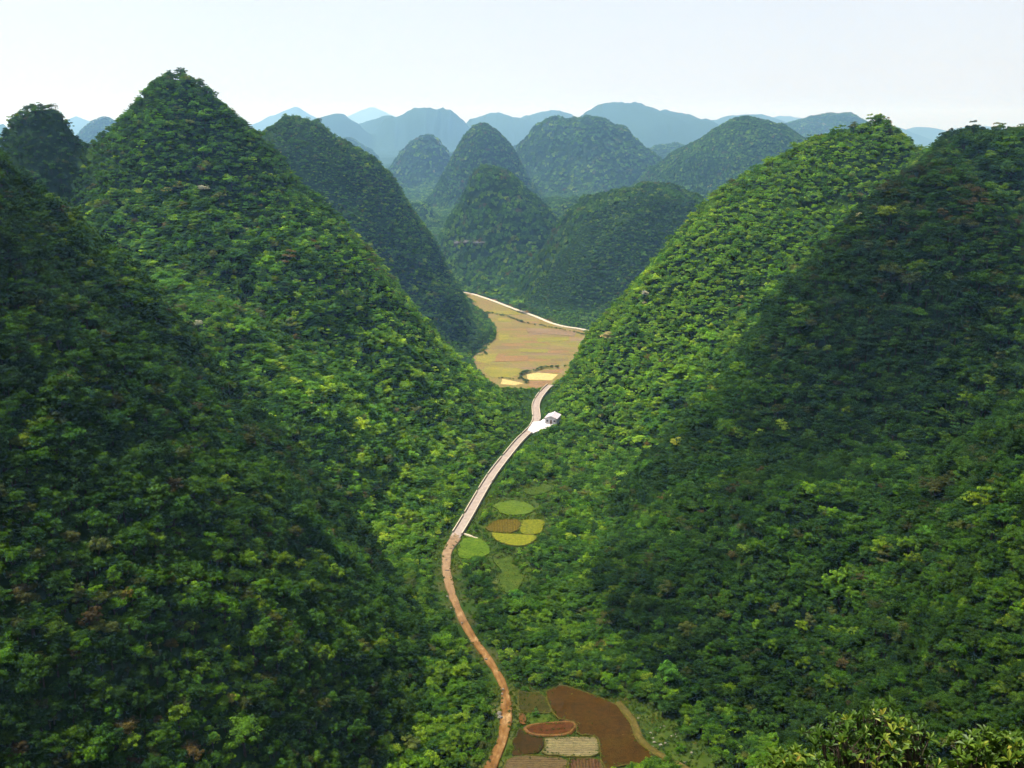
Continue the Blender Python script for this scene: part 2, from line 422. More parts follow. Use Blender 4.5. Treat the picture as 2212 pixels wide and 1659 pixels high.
def pattr(me, name, a, t='FLOAT'):
    at = me.attributes.new(name, t, 'POINT')
    a = np.ascontiguousarray(a, np.float32 if t != 'INT' else np.int32)
    at.data.foreach_set('vector' if t == 'FLOAT_VECTOR' else 'value', a.ravel())
class MB:
    """collects boxes and prisms into one mesh"""
    def __init__(s): s.v, s.f = [], []
    def box(s, c, d, rot=0.0):
        b = len(s.v); cr, sr = math.cos(rot), math.sin(rot)
        for dx, dy, dz in ((-1,-1,-1),(1,-1,-1),(1,1,-1),(-1,1,-1),(-1,-1,1),(1,-1,1),(1,1,1),(-1,1,1)):
            x, y = dx * d[0] / 2, dy * d[1] / 2
            s.v.append((c[0] + cr * x - sr * y, c[1] + sr * x + cr * y, c[2] + dz * d[2] / 2))
        for q in ((0,3,2,1),(4,5,6,7),(0,1,5,4),(1,2,6,5),(2,3,7,6),(3,0,4,7)): s.f.append(tuple(b + i for i in q))
    def poly(s, pts):
        b = len(s.v); s.v += [tuple(p) for p in pts]; s.f.append(tuple(range(b, b + len(pts))))
    def build(s, name, mat, parent=None, loc=None):
        me = bpy.data.meshes.new(name); me.from_pydata(s.v, [], s.f); me.materials.append(mat)
        return link(name, me, parent, loc)

# ------------------------------------------------------------------ materials
def new_mat(name):
    m = bpy.data.materials.new(name); m.use_nodes = True
    nt = m.node_tree; nt.nodes.clear()
    return m, nt, nt.nodes.new('ShaderNodeOutputMaterial')
def N(nt, t, **kw):
    n = nt.nodes.new(t)
    for k_, v in kw.items():
        if k_ in ('inputs',):
            for a, b in v.items(): n.inputs[a].default_value = b
        else: setattr(n, k_, v)
    return n
def ramp(nt, src, stops):
    r = nt.nodes.new('ShaderNodeValToRGB')
    e = r.color_ramp.elements
    while len(e) < len(stops): e.new(0.5)
    for el, (p, c) in zip(e, stops):
        el.position = p; el.color = (*c, 1)
    nt.links.new(src, r.inputs[0])
    return r.outputs[0]
def obj_noise(nt, scale, detail=4, sx=1, sy=1, rough=0.6):
    tc = nt.nodes.new('ShaderNodeNewGeometry')
    mp = nt.nodes.new('ShaderNodeMapping'); mp.inputs['Scale'].default_value = (sx, sy, 1)
    nt.links.new(tc.outputs['Position'], mp.inputs[0])
    n = N(nt, 'ShaderNodeTexNoise', inputs={'Scale': scale, 'Detail': detail, 'Roughness': rough})
    nt.links.new(mp.outputs[0], n.inputs['Vector'])
    return n.outputs[0]
def mixc(nt, fac, a, b, mode='MIX'):
    m = nt.nodes.new('ShaderNodeMix'); m.data_type = 'RGBA'; m.blend_type = mode
    for v, k_ in ((fac, 0), (a, 6), (b, 7)):
        if hasattr(v, 'is_output'): nt.links.new(v, m.inputs[k_])
        elif k_ == 0: m.inputs[0].default_value = v
        else: m.inputs[k_].default_value = (*v, 1)
    return m.outputs[2]
def finish(nt, out, col, rough=0.9, spec=0.2, bump=None, bstr=0.5, bdist=0.2):
    p = nt.nodes.new('ShaderNodeBsdfPrincipled')
    if hasattr(col, 'is_output'): nt.links.new(col, p.inputs['Base Color'])
    else: p.inputs['Base Color'].default_value = (*col, 1)
    p.inputs['Roughness'].default_value = rough
    p.inputs['Specular IOR Level'].default_value = spec
    if bump is not None:
        b = N(nt, 'ShaderNodeBump', inputs={'Strength': bstr, 'Distance': bdist})
        nt.links.new(bump, b.inputs['Height']); nt.links.new(b.outputs[0], p.inputs['Normal'])
    nt.links.new(p.outputs[0], out.inputs[0])
    return p
def soil(name, stops, scale=0.25, sx=1, sy=1, wave=None, spec=0.0, wstr=0.35):
    m, nt, out = new_mat(name)
    n1 = obj_noise(nt, scale, 5, sx, sy, 0.7)
    c = ramp(nt, n1, stops)
    n3 = obj_noise(nt, 0.75, 6, rough=0.8)
    c = mixc(nt, 0.75, c, ramp(nt, n3, [(0.32, (0.42, 0.44, 0.40)), (0.5, (1, 1, 1)), (0.68, (1.45, 1.4, 1.3))]), 'MULTIPLY')
    n2 = obj_noise(nt, 3.0, 3)
    c = mixc(nt, 0.35, c, ramp(nt, n2, [(0.3, (0.45, 0.45, 0.45)), (0.7, (1, 1, 1))]), 'MULTIPLY')
    h = n2
    if wave:
        tc = nt.nodes.new('ShaderNodeNewGeometry')
        w = N(nt, 'ShaderNodeTexWave', bands_direction=wave[0], inputs={'Scale': wave[1], 'Distortion': 2.5, 'Detail': 2, 'Detail Scale': 1.5})
        nt.links.new(tc.outputs['Position'], w.inputs['Vector'])
        c = mixc(nt, wstr, c, ramp(nt, w.outputs[1], [(0.25, (0.35, 0.33, 0.3)), (0.75, (1, 1, 1))]), 'MULTIPLY')
        h = w.outputs[1]
    finish(nt, out, c, 0.95, spec, h, 0.6, 0.25)
    return m
M = {}
M['plough'] = soil('ploughed_soil', [(0.3, (0.0206, 0.0106, 0.0015)), (0.5, (0.0309, 0.0160, 0.0024)), (0.7, (0.0328, 0.0215, 0.0032))], 0.12)
M['stubble'] = soil('stubble', [(0.3, (0.0184, 0.0173, 0.0032)), (0.5, (0.0257, 0.0242, 0.0045)), (0.7, (0.0360, 0.0252, 0.0054))], 0.25)
M['grass'] = soil('short_grass', [(0.3, (0.0195, 0.0336, 0.0038)), (0.5, (0.0293, 0.0505, 0.0058)), (0.7, (0.0504, 0.0625, 0.0091))], 0.3)
M['meadow'] = soil('meadow', [(0.3, (0.0369, 0.0602, 0.0058)), (0.5, (0.0484, 0.0791, 0.0076)), (0.7, (0.0625, 0.0855, 0.0095))], 0.2)
M['meadow2'] = soil('bright_meadow', [(0.3, (0.0323, 0.0590, 0.0042)), (0.5, (0.0424, 0.0774, 0.0056)), (0.7, (0.0648, 0.0968, 0.0079))], 0.2)
M['orange'] = soil('orange_soil', [(0.3, (0.0572, 0.0260, 0.0078)), (0.5, (0.0751, 0.0341, 0.0103)), (0.7, (0.0858, 0.0390, 0.0117))], 0.6)
M['red'] = soil('red_soil', [(0.3, (0.0326, 0.0122, 0.0030)), (0.5, (0.0457, 0.0171, 0.0042)), (0.7, (0.0580, 0.0261, 0.0069))], 0.5)
M['fallow'] = soil('fallow', [(0.3, (0.0158, 0.0099, 0.0026)), (0.5, (0.0221, 0.0139, 0.0037)), (0.7, (0.0315, 0.0158, 0.0052))], 0.3)
M['grey'] = soil('grey_plot', [(0.3, (0.0858, 0.0721, 0.0343)), (0.5, (0.1155, 0.0971, 0.0462)), (0.7, (0.1235, 0.1127, 0.0483))], 0.4, sx=0.4, wave=('Y', 0.42), wstr=0.45)
M['greyb'] = soil('greybrown_plot', [(0.3, (0.0492, 0.0344, 0.0154)), (0.5, (0.0689, 0.0482, 0.0216)), (0.7, (0.0677, 0.0574, 0.0225))], 0.4, sx=0.4, wave=('Y', 0.42), wstr=0.4)
M['greyc'] = soil('redgrey_plot', [(0.3, (0.0389, 0.0205, 0.0092)), (0.5, (0.0544, 0.0287, 0.0129)), (0.7, (0.0540, 0.0378, 0.0135))], 0.4, sy=0.3, wave=('X', 0.40), wstr=0.45)
M['brownm'] = soil('brown_furrows', [(0.3, (0.0503, 0.0381, 0.0048)), (0.5, (0.0661, 0.0500, 0.0063)), (0.7, (0.0755, 0.0571, 0.0072))], 0.5, wave=('X', 0.5), wstr=0.25)
M['crop'] = soil('yellow_crop', [(0.3, (0.0602, 0.0675, 0.0058)), (0.5, (0.0791, 0.0887, 0.0076)), (0.7, (0.0950, 0.0938, 0.0104))], 0.4)
M['crop2'] = soil('bright_crop', [(0.3, (0.0744, 0.0822, 0.0059)), (0.5, (0.0952, 0.1053, 0.0076)), (0.7, (0.1178, 0.1130, 0.0102))], 0.4)
M['straw'] = soil('straw', [(0.3, (0.2465, 0.1870, 0.0723)), (0.5, (0.3045, 0.2310, 0.0893)), (0.7, (0.3335, 0.2530, 0.0978))], 0.15)
M['redfar'] = soil('reddish_soil', [(0.3, (0.1056, 0.0648, 0.0296)), (0.5, (0.1386, 0.0850, 0.0388)), (0.7, (0.1584, 0.0972, 0.0444))], 0.12, sx=0.4)
M['mauve'] = soil('mauve_soil', [(0.3, (0.0950, 0.0669, 0.0394)), (0.5, (0.1248, 0.0878, 0.0517)), (0.7, (0.1426, 0.1003, 0.0591))], 0.12, sx=0.3)
M['yg'] = soil('yellow_green', [(0.3, (0.0950, 0.0880, 0.0169)), (0.5, (0.1248, 0.1155, 0.0222)), (0.7, (0.1584, 0.1267, 0.0359))], 0.09, sx=0.4)
M['yg2'] = soil('olive_yellow', [(0.3, (0.0915, 0.0810, 0.0197)), (0.5, (0.1201, 0.1063, 0.0259)), (0.7, (0.1373, 0.1214, 0.0296))], 0.1, sx=0.5)
M['plain'] = soil('far_plain', [(0.30, (0.0968, 0.0686, 0.0264)), (0.42, (0.1364, 0.0950, 0.0387)), (0.50, (0.1100, 0.0986, 0.0246)), (0.58, (0.1452, 0.1012, 0.0440)), (0.70, (0.1232, 0.1074, 0.0334))], 0.075, sx=0.3, wave=('Y', 0.06), wstr=0.22)
M['plain_green'] = soil('green_stubble', [(0.3, (0.0924, 0.0880, 0.0229)), (0.5, (0.1126, 0.1021, 0.0282)), (0.7, (0.1276, 0.1038, 0.0352))], 0.09, sx=0.4)
M['plain_dark'] = soil('dark_stubble', [(0.3, (0.0880, 0.0686, 0.0299)), (0.5, (0.1038, 0.0774, 0.0352)), (0.7, (0.1144, 0.0862, 0.0405))], 0.09, sx=0.4)
M['dust'] = soil('road_dust', [(0.3, (0.1200, 0.0800, 0.0464)), (0.7, (0.1760, 0.1280, 0.0800))], 0.6)
M['bund'] = soil('grassy_bank', [(0.3, (0.0315, 0.0315, 0.0056)), (0.5, (0.0473, 0.0473, 0.0084)), (0.7, (0.0910, 0.0715, 0.0169))], 0.8)
M['bund_red'] = soil('earth_bank', [(0.3, (0.0619, 0.0324, 0.0105)), (0.5, (0.0928, 0.0486, 0.0157)), (0.7, (0.1149, 0.0601, 0.0194))], 0.8)
M['track'] = soil('track_earth', [(0.3, (0.0351, 0.0290, 0.0066)), (0.5, (0.0567, 0.0469, 0.0106)), (0.7, (0.0827, 0.0564, 0.0175))], 0.5)

m, nt, out = new_mat('concrete')
c = ramp(nt, obj_noise(nt, 0.5, 5), [(0.3, (0.14, 0.112, 0.09)), (0.55, (0.182, 0.148, 0.122)), (0.75, (0.215, 0.178, 0.148))])
finish(nt, out, c, 0.9, 0.2, obj_noise(nt, 4, 3), 0.3, 0.05); M['concrete'] = m
m, nt, out = new_mat('parapet_concrete')
c = ramp(nt, obj_noise(nt, 1.2, 4), [(0.3, (0.24, 0.20, 0.145)), (0.7, (0.34, 0.29, 0.22))])
finish(nt, out, c, 0.9, 0.2, obj_noise(nt, 6, 3), 0.3, 0.05); M['parapet'] = m
m, nt, out = new_mat('pad_concrete')
c = ramp(nt, obj_noise(nt, 0.6, 4), [(0.3, (0.34, 0.31, 0.29)), (0.7, (0.42, 0.39, 0.37))])
finish(nt, out, c, 0.85, 0.2); M['pad'] = m
m, nt, out = new_mat('dirt_road')
a = nt.nodes.new('ShaderNodeAttribute'); a.attribute_name = 'across'
c = ramp(nt, obj_noise(nt, 0.35, 6, 1, 0.5, 0.7), [(0.34, (0.052, 0.025, 0.007)), (0.46, (0.085, 0.043, 0.013)), (0.56, (0.115, 0.064, 0.023)), (0.66, (0.185, 0.125, 0.062))])
rt = ramp(nt, a.outputs['Fac'], [(0.0, (0.85, 0.72, 0.5)), (0.18, (1, 1, 1)), (0.32, (1.25, 1.2, 1.1)), (0.5, (0.86, 0.82, 0.78)), (0.68, (1.25, 1.2, 1.1)), (0.82, (1, 1, 1)), (1.0, (0.75, 0.72, 0.5))])
c = mixc(nt, 0.6, c, rt, 'MULTIPLY')
al = nt.nodes.new('ShaderNodeAttribute'); al.attribute_name = 'along'
dust = ramp(nt, obj_noise(nt, 0.6, 5), [(0.3, (0.110, 0.070, 0.036)), (0.7, (0.185, 0.135, 0.085))])
c = mixc(nt, al.outputs['Fac'], c, dust)
finish(nt, out, c, 0.95, 0.02, obj_noise(nt, 2.5, 4), 0.6, 0.2); M['dirt'] = m
m, nt, out = new_mat('white_plaster')
c = ramp(nt, obj_noise(nt, 1.0, 5), [(0.3, (0.48, 0.49, 0.52)), (0.7, (0.58, 0.59, 0.62))])
finish(nt, out, c, 0.8, 0.3); M['plaster'] = m
m, nt, out = new_mat('roof_sheet')
c = ramp(nt, obj_noise(nt, 1.5, 4), [(0.3, (0.24, 0.21, 0.22)), (0.7, (0.33, 0.29, 0.30))])
finish(nt, out, c, 0.6, 0.4); M['roof'] = m
m, nt, out = new_mat('dark_glass'); finish(nt, out, (0.03, 0.035, 0.04), 0.15, 0.5); M['glass'] = m
m, nt, out = new_mat('painted_wood'); finish(nt, out, (0.12, 0.08, 0.05), 0.6, 0.3); M['wood'] = m
m, nt, out = new_mat('puddle_water'); finish(nt, out, (0.05, 0.03, 0.02), 0.12, 0.5); M['puddle'] = m
m, nt, out = new_mat('limestone')
c = ramp(nt, obj_noise(nt, 0.9, 6), [(0.3, (0.055, 0.05, 0.042)), (0.5, (0.105, 0.097, 0.083)), (0.7, (0.18, 0.165, 0.14))])
finish(nt, out, c, 0.9, 0.2, obj_noise(nt, 3, 5), 0.8, 0.2); M['rock'] = m
m, nt, out = new_mat('cliff_rock')
c = ramp(nt, obj_noise(nt, 0.35, 6), [(0.35, (0.018, 0.02, 0.016)), (0.55, (0.05, 0.05, 0.046)), (0.7, (0.10, 0.096, 0.088))])
finish(nt, out, c, 0.9, 0.2, obj_noise(nt, 1.2, 5), 0.8, 0.6); M['cliff'] = m
m, nt, out = new_mat('bark')
c = ramp(nt, obj_noise(nt, 2.0, 4), [(0.3, (0.022, 0.016, 0.010)), (0.7, (0.06, 0.045, 0.032))])
finish(nt, out, c, 0.9, 0.1); M['bark'] = m

# foliage: colour of each tree comes with the tree, each leaf varies a little
def leaf_material(name, fixed=None, gloss=0.01, rough=0.6, transl=0.22):
    m, nt, out = new_mat(name)
    if fixed is None:
        a = nt.nodes.new('ShaderNodeAttribute'); a.attribute_type = 'INSTANCER'; a.attribute_name = 'col'
        col = a.outputs['Color']
    else:
        rg = nt.nodes.new('ShaderNodeObjectInfo')
        col = ramp(nt, rg.outputs['Random'], fixed)
    v = nt.nodes.new('ShaderNodeAttribute'); v.attribute_name = 'v'
    vv = nt.nodes.new('ShaderNodeMix'); vv.data_type = 'RGBA'; vv.blend_type = 'MULTIPLY'; vv.inputs[0].default_value = 1.0
    nt.links.new(col, vv.inputs[6])
    r = ramp(nt, v.outputs['Fac'], [(0.0, (0.45, 0.50, 0.45)), (0.5, (1, 1, 1)), (1.0, (1.75, 1.55, 1.3))])
    nt.links.new(r, vv.inputs[7])
    p = nt.nodes.new('ShaderNodeBsdfPrincipled')
    nt.links.new(vv.outputs[2], p.inputs['Base Color'])
    p.inputs['Roughness'].default_value = rough
    p.inputs['Specular IOR Level'].default_value = gloss
    t = nt.nodes.new('ShaderNodeBsdfTranslucent')
    tc = mixc(nt, 1.0, vv.outputs[2], (1.3, 1.35, 0.55), 'MULTIPLY')
    nt.links.new(tc, t.inputs[0])
    mx = nt.nodes.new('ShaderNodeMixShader'); mx.inputs[0].default_value = transl
    nt.links.new(p.outputs[0], mx.inputs[1]); nt.links.new(t.outputs[0], mx.inputs[2])
    nt.links.new(mx.outputs[0], out.inputs[0])
    return m
M['leaf'] = leaf_material('tree_leaves')
M['shrub_leaf'] = leaf_material('glossy_shrub_leaves', [(0.0, (0.02, 0.048, 0.006)), (0.35, (0.038, 0.078, 0.008)), (0.7, (0.085, 0.125, 0.012)), (0.93, (0.17, 0.20, 0.025)), (1.0, (0.20, 0.15, 0.03))], gloss=0.12, rough=0.45, transl=0.25)

# terrain: woodland floor on slopes, grass on the open valley floor, bare red earth on cut banks
m, nt, out = new_mat('terrain_ground')
n1 = obj_noise(nt, 0.06, 8, rough=0.75)
wood = ramp(nt, n1, [(0.25, (0.006, 0.013, 0.003)), (0.45, (0.011, 0.024, 0.004)), (0.6, (0.017, 0.034, 0.006)), (0.75, (0.022, 0.030, 0.007))])
n2 = obj_noise(nt, 0.25, 6)
gr = ramp(nt, n2, [(0.3, (0.012, 0.024, 0.003)), (0.5, (0.024, 0.040, 0.005)), (0.7, (0.046, 0.052, 0.009))])
a1 = nt.nodes.new('ShaderNodeAttribute'); a1.attribute_name = 'grass'
a2 = nt.nodes.new('ShaderNodeAttribute'); a2.attribute_name = 'bare'
c = mixc(nt, a1.outputs['Fac'], wood, gr)
c = mixc(nt, a2.outputs['Fac'], c, ramp(nt, n2, [(0.3, (0.10, 0.05, 0.02)), (0.7, (0.17, 0.10, 0.05))]))
vo = N(nt, 'ShaderNodeTexVoronoi', inputs={'Scale': 0.11})
g_ = nt.nodes.new('ShaderNodeNewGeometry'); nt.links.new(g_.outputs['Position'], vo.inputs['Vector'])
inv = N(nt, 'ShaderNodeMath', operation='SUBTRACT', inputs={0: 1.0}); nt.links.new(vo.outputs['Distance'], inv.inputs[1])
finish(nt, out, c, 0.95, 0.1, inv.outputs[0], 0.8, 1.5).inputs['Specular IOR Level'].default_value = 0.0; M['terrain'] = m

# ------------------------------------------------------------------ terrain mesh
ny_, nx_ = GX.shape
idx = np.arange(nx_ * ny_).reshape(ny_, nx_)
quads = np.stack([idx[:-1, :-1].ravel(), idx[:-1, 1:].ravel(), idx[1:, 1:].ravel(), idx[1:, :-1].ravel()], 1)
me = np_mesh('terrain', np.stack([GX.ravel(), GY.ravel(), GZ.ravel()], 1), quads, M['terrain'], smooth=True)
pattr(me, 'grass', (sstep(16, 3, GDF) * (GZ - GF < 12)).ravel())
bare = np.zeros_like(GX)
bd = np.array([hit(*Z3(*q))[:2] for q in [(880, 285), (900, 275), (600, 190), (740, 240), (1000, 335), (1190, 400), (1210, 410)]])
for q in bd: bare = np.maximum(bare, sstep(9, 2, np.hypot((GX - q[0]), (GY - q[1]))))
bare = np.maximum(bare, 0.15 * sstep(3.5, 0.5, GDR) * (vnoise(GX / 7, GY / 7) > 0.45) * (GY < 340))
pattr(me, 'bare', bare.ravel())
terrain = tag(link('terrain', me), 'wooded valley floor and limestone hill slopes', kind='structure')

# ------------------------------------------------------------------ roads
def strip(name, C, half, mat, label, z=0.14, across=9, rut=0.0, wob=0.0, skirt=True):
    C = np.array(C)
    T = np.gradient(C, axis=0); T /= np.maximum(np.hypot(*T.T), 1e-6)[:, None]
    Nn = np.stack([T[:, 1], -T[:, 0]], 1)       # to the right of travel
    s = np.arange(len(C))
    n = len(C)
    if not hasattr(half, '__len__'): half = np.full(n, float(half))
    hl = half * (1 + wob * fbm(s * 0.11, s * 0 + 3.3, 3)); hr = half * (1 + wob * fbm(s * 0.11, s * 0 + 9.3, 3))
    u = np.linspace(-1, 1, across)
    V, A = [], []
    for uu in u:
        w = np.where(uu < 0, hl, hr)
        q = C + Nn * (uu * w)[:, None]
        zz = z + 0.05 * (1 - uu * uu) - rut * (math.exp(-((abs(uu) - 0.42) / 0.16) ** 2)) + (0.06 * fbm(q[:, 0] / 2, q[:, 1] / 2, 3) if rut else 0)
        V.append(np.stack([q[:, 0], q[:, 1], zz + 0 * s], 1)); A.append(np.full(n, (uu + 1) / 2))
    if skirt:
        V = [V[0] + np.array([0, 0, -0.6])] + V + [V[-1] + np.array([0, 0, -0.6])]
        A = [A[0]] + A + [A[-1]]
    m_ = len(V)
    V = np.stack(V, 1).reshape(-1, 3); A = np.stack(A, 1).ravel()
    ii = np.arange(n * m_).reshape(n, m_)
    q = np.stack([ii[:-1, :-1].ravel(), ii[:-1, 1:].ravel(), ii[1:, 1:].ravel(), ii[1:, :-1].ravel()], 1)
    me = np_mesh(name, V, q, mat, smooth=True)
    pattr(me, 'across', A); pattr(me, 'along', 0.85 * (1 - sstep(0.02, 0.55, np.repeat(np.arange(n) / n, m_))))
    return tag(link(name, me), label, kind='structure')
conc_half = 2.0
strip('concrete_road', CONC_C, conc_half, M['concrete'], 'pale concrete road running up the middle of the valley', 0.2, 7)
strip('dirt_road', DIRT_C, np.interp(np.arange(len(DIRT_C)), [0, 8, len(DIRT_C) * .5, len(DIRT_C)], [1.9, 1.65, 1.2, 1.7]), M['dirt'], 'orange dirt road winding along the foot of the left slope', 0.13, 11, 0.07, 0.6)
strip('far_road', FARR_C, 2.2, M['parapet'], 'thin pale road along the far edge of the plain', ZF + 0.5, 3)
strip('footpath', FOOT_C, 0.35, M['parapet'], 'short pale footpath leaving the end of the concrete road', 0.16, 3)
strip('farm_track', TRACK_C, 0.9, M['track'], 'yellowish grass track skirting the big ploughed field', 0.20, 5, 0.02, 0.5)

def poly_sheet(name, poly, z, mat, label, thick=0.5, kind='structure', rough=0.5, cut=1):
    """a plot: filled outline with a fine wavering edge and a skirt into the ground"""
    P = resample(list(poly) + [poly[0]], rough, cut)[:-1] if rough else np.array(poly)
    if rough:
        P = P + min(1.5 * rough, 0.9) * np.stack([fbm(P[:, 0] / (5 * rough), P[:, 1] / (5 * rough), 3), fbm(P[:, 0] / (5 * rough) + 50, P[:, 1] / (5 * rough), 3)], 1)
    bm = bmesh.new()
    vs = [bm.verts.new((x, y, z)) for x, y in P]
    f = bm.faces.new(vs); f.normal_update()
    if f.normal.z < 0: f.normal_flip()
    lo = [bm.verts.new((x, y, z - thick)) for x, y in P]
    n = len(vs)
    for i in range(n): bm.faces.new((vs[i], lo[i], lo[(i + 1) % n], vs[(i + 1) % n]))
    bmesh.ops.triangulate(bm, faces=[f])
    me = bpy.data.meshes.new(name); bm.to_mesh(me); bm.free()
    me.materials.append(mat)
    return tag(link(name, me), label, kind=kind)
def bund(poly, mat, w, h, z, parent, seed=0):
    P = resample(list(poly) + [poly[0]], 0.8, 1)[:-1]
    T = np.roll(P, -1, 0) - np.roll(P, 1, 0); T /= np.maximum(np.hypot(*T.T), 1e-6)[:, None]
    Nn = np.stack([T[:, 1], -T[:, 0]], 1)
    ww = w * (1 + 0.6 * fbm(P[:, 0] / 2 + seed, P[:, 1] / 2, 3)); hh = h * (1 + 0.8 * fbm(P[:, 0] / 3, P[:, 1] / 3 + seed, 3))
    V = []
    for u, k_ in ((-1, -0.6), (-.55, .75), (0, 1), (.55, .75), (1, -0.6)):
        q = P + Nn * (u * ww)[:, None]
        V.append(np.stack([q[:, 0], q[:, 1], z + hh * k_], 1))
    n = len(P); V = np.stack(V, 1).reshape(-1, 3)
    ii = np.arange(n * 5).reshape(n, 5); jj = np.roll(ii, -1, 0)
    q = np.concatenate([np.stack([ii[:, a], ii[:, a + 1], jj[:, a + 1], jj[:, a]], 1) for a in range(4)])
    return link('bund', np_mesh('bund', V, q, mat, smooth=True), parent)
for i, (poly, label, mk, b) in enumerate(FIELDS):
    o = poly_sheet('field', poly, 0.12 + 0.008 * (i % 5), M[mk], label)
    if b: bund(poly, M['bund_red'] if mk == 'red' else M['bund'], 0.4 if mk == 'red' else 0.18, 0.26 if mk == 'red' else 0.12, 0.14, o, i)
far_plain = poly_sheet('far_plain', FAR_OUT, ZF + 0.2, M['plain'], 'broad brown plain of harvested plots beyond the pass', rough=2.0)
for i, (poly, label, mk) in enumerate(FAR_PLOTS):
    poly_sheet('field', poly, ZF + 0.26 + 0.015 * i, M[mk], label, rough=1.2, cut=0)
rg = np.random.RandomState(11)                      # the many thin harvested strips of the plain
yy_ = 372.0; k_ = 0
while yy_ < 880:
    h_ = rg.uniform(7, 17) * (0.55 + yy_ / 900)
    lo = np.interp(yy_, [380, 470, 560, 650, 690, 730, 830, 900], [700, 770, 755, 690, 590, 575, 635, 700]); hi = np.interp(yy_, [380, 460, 500, 560, 650, 780, 850, 900], [1000, 1270, 1470, 1480, 1400, 1290, 960, 920])
    x_ = lo + rg.uniform(0, 60)
    while x_ < hi - 60:
        w_ = rg.uniform(90, 330); x1_ = min(x_ + w_, hi); sk = rg.uniform(-6, 8)
        if rg.rand() < .72:
            o = poly_sheet('plot', gp(Z3, [(x_, yy_), (x1_, yy_ + sk), (x1_ - rg.uniform(0, 14), yy_ + h_ + sk), (x_ - rg.uniform(-8, 12), yy_ + h_)]), ZF + 0.215 + 0.0008 * k_, M[('plain_green', 'yg2', 'mauve', 'redfar', 'plain_dark', 'plain_green')[rg.randint(6)]], None, rough=1.5)
            o.parent = far_plain; del o['kind']; k_ += 1
        x_ = x1_ + rg.uniform(4, 30)
    yy_ += h_ + rg.uniform(1, 7)
poly_sheet('concrete_pad', PAD, 0.31, M['pad'], 'white concrete yard between the road and the white house', rough=0)
for i, (q, a, b) in enumerate([(Z4(307, 1382), 0.75, 0.5), (Z4(333, 1220), 0.6, 0.32), (Z4(300, 1305), 0.42, 0.25)]):
    x, y = ground(*q)
    pts = [(x + a * math.cos(t) * (1 + .25 * math.sin(3 * t + i)), y + b * math.sin(t) * (1 + .3 * math.cos(2 * t + i))) for t in np.linspace(0, 2 * math.pi, 24)[:-1]]
    poly_sheet('puddle', pts, 0.225, M['puddle'], ['largest dark puddle on the dirt road, at its leftmost bend', 'dark puddle on the dirt road near the concrete end', 'smallest middle puddle on the dirt road'][i], 0.05, rough=0)

jx, jy = DIRT_C[1]
for k_, (ox, oy, ra, rb) in enumerate([(0.6, 2.2, 1.1, 2.3), (-.9, 1.2, .8, 1.8), (.2, 4.6, .5, 1.0)]):
    pts = [(jx + ox + ra * math.cos(t) * (1 + .3 * math.sin(3 * t + k_)), jy + oy + rb * math.sin(t) * (1 + .3 * math.cos(2 * t + k_))) for t in np.linspace(0, 2 * math.pi, 26)[:-1]]
    poly_sheet('spilled_soil', pts, 0.262 + .006 * k_, M['dust'], ['largest patch of soil dragged onto the concrete end', 'soil patch at the left of the concrete end', 'smallest soil patch on the concrete end'][k_], 0.04, rough=0)

# ------------------------------------------------------------------ parapets along the concrete road
T = np.gradient(CONC_C, axis=0); T /= np.hypot(*T.T)[:, None]
NR = np.stack([T[:, 1], -T[:, 0]], 1)
# travel runs from far to near: its right-hand side is the picture's left
def parapet(i0, i1, side, label, group):
    L = CONC_C[i0:i1] + NR[i0:i1] * side * (conc_half + 0.02)
    nn = NR[i0:i1]
    n = len(L)
    if n < 2: return
    w, h = 0.19, 0.78
    V = []
    for du, z in ((-w, -0.4), (-w, h - .05), (-w + .05, h), (w - .05, h), (w, h - .05), (w, -0.4)):
        q = L + nn * du
        V.append(np.stack([q[:, 0], q[:, 1], np.full(n, z + 0.2)], 1))
    V = np.stack(V, 1).reshape(-1, 3); ii = np.arange(n * 6).reshape(n, 6)
    q = np.concatenate([np.stack([ii[:-1, a], ii[1:, a], ii[1:, a + 1], ii[:-1, a + 1]], 1) for a in range(5)])
    bm = bmesh.new()
    vs = [bm.verts.new(v) for v in V]
    for f in q: bm.faces.new([vs[k_] for k_ in f])
    bm.faces.new([vs[k_] for k_ in ii[0]]); bm.faces.new([vs[k_] for k_ in ii[-1][::-1]])
    bmesh.ops.recalc_face_normals(bm, faces=bm.faces)
    me = bpy.data.meshes.new('parapet_wall'); bm.to_mesh(me); bm.free(); me.materials.append(M['parapet'])
    tag(link('parapet_wall', me), label, 'wall', group)
nC = len(CONC_C)
padd = seg_dist(CONC_C, [HOUSE_P, HOUSE_P + 0.1], False)
iPad = int(np.argmin(padd))
random.seed(4)
i = 0
while i < nC - 4:                                  # picture left: a run of short lengths with gaps
    L_ = random.choice([9, 13, 18, 24])
    if not (iPad + 6 < i < iPad + 11):
        parapet(i, min(i + L_, nC - 3), 1, 'short cream parapet length on the left edge of the concrete road' if i > iPad else 'cream parapet length left of the road bend beyond the house', 'parapet lengths left of the concrete road' if i > iPad else 'parapet lengths beyond the house')
    i += L_ + random.choice([0, 1, 1])
parapet(2, max(4, iPad - 3), -1, 'long cream parapet right of the road bend beyond the house', None)
k1 = iPad + int((nC - iPad) * 0.60)
parapet(iPad + 12, k1, -1, 'long cream parapet on the right road edge just below the house', None)
parapet(k1 + 2, nC - 2, -1, 'long cream parapet on the right edge of the near concrete end', None)

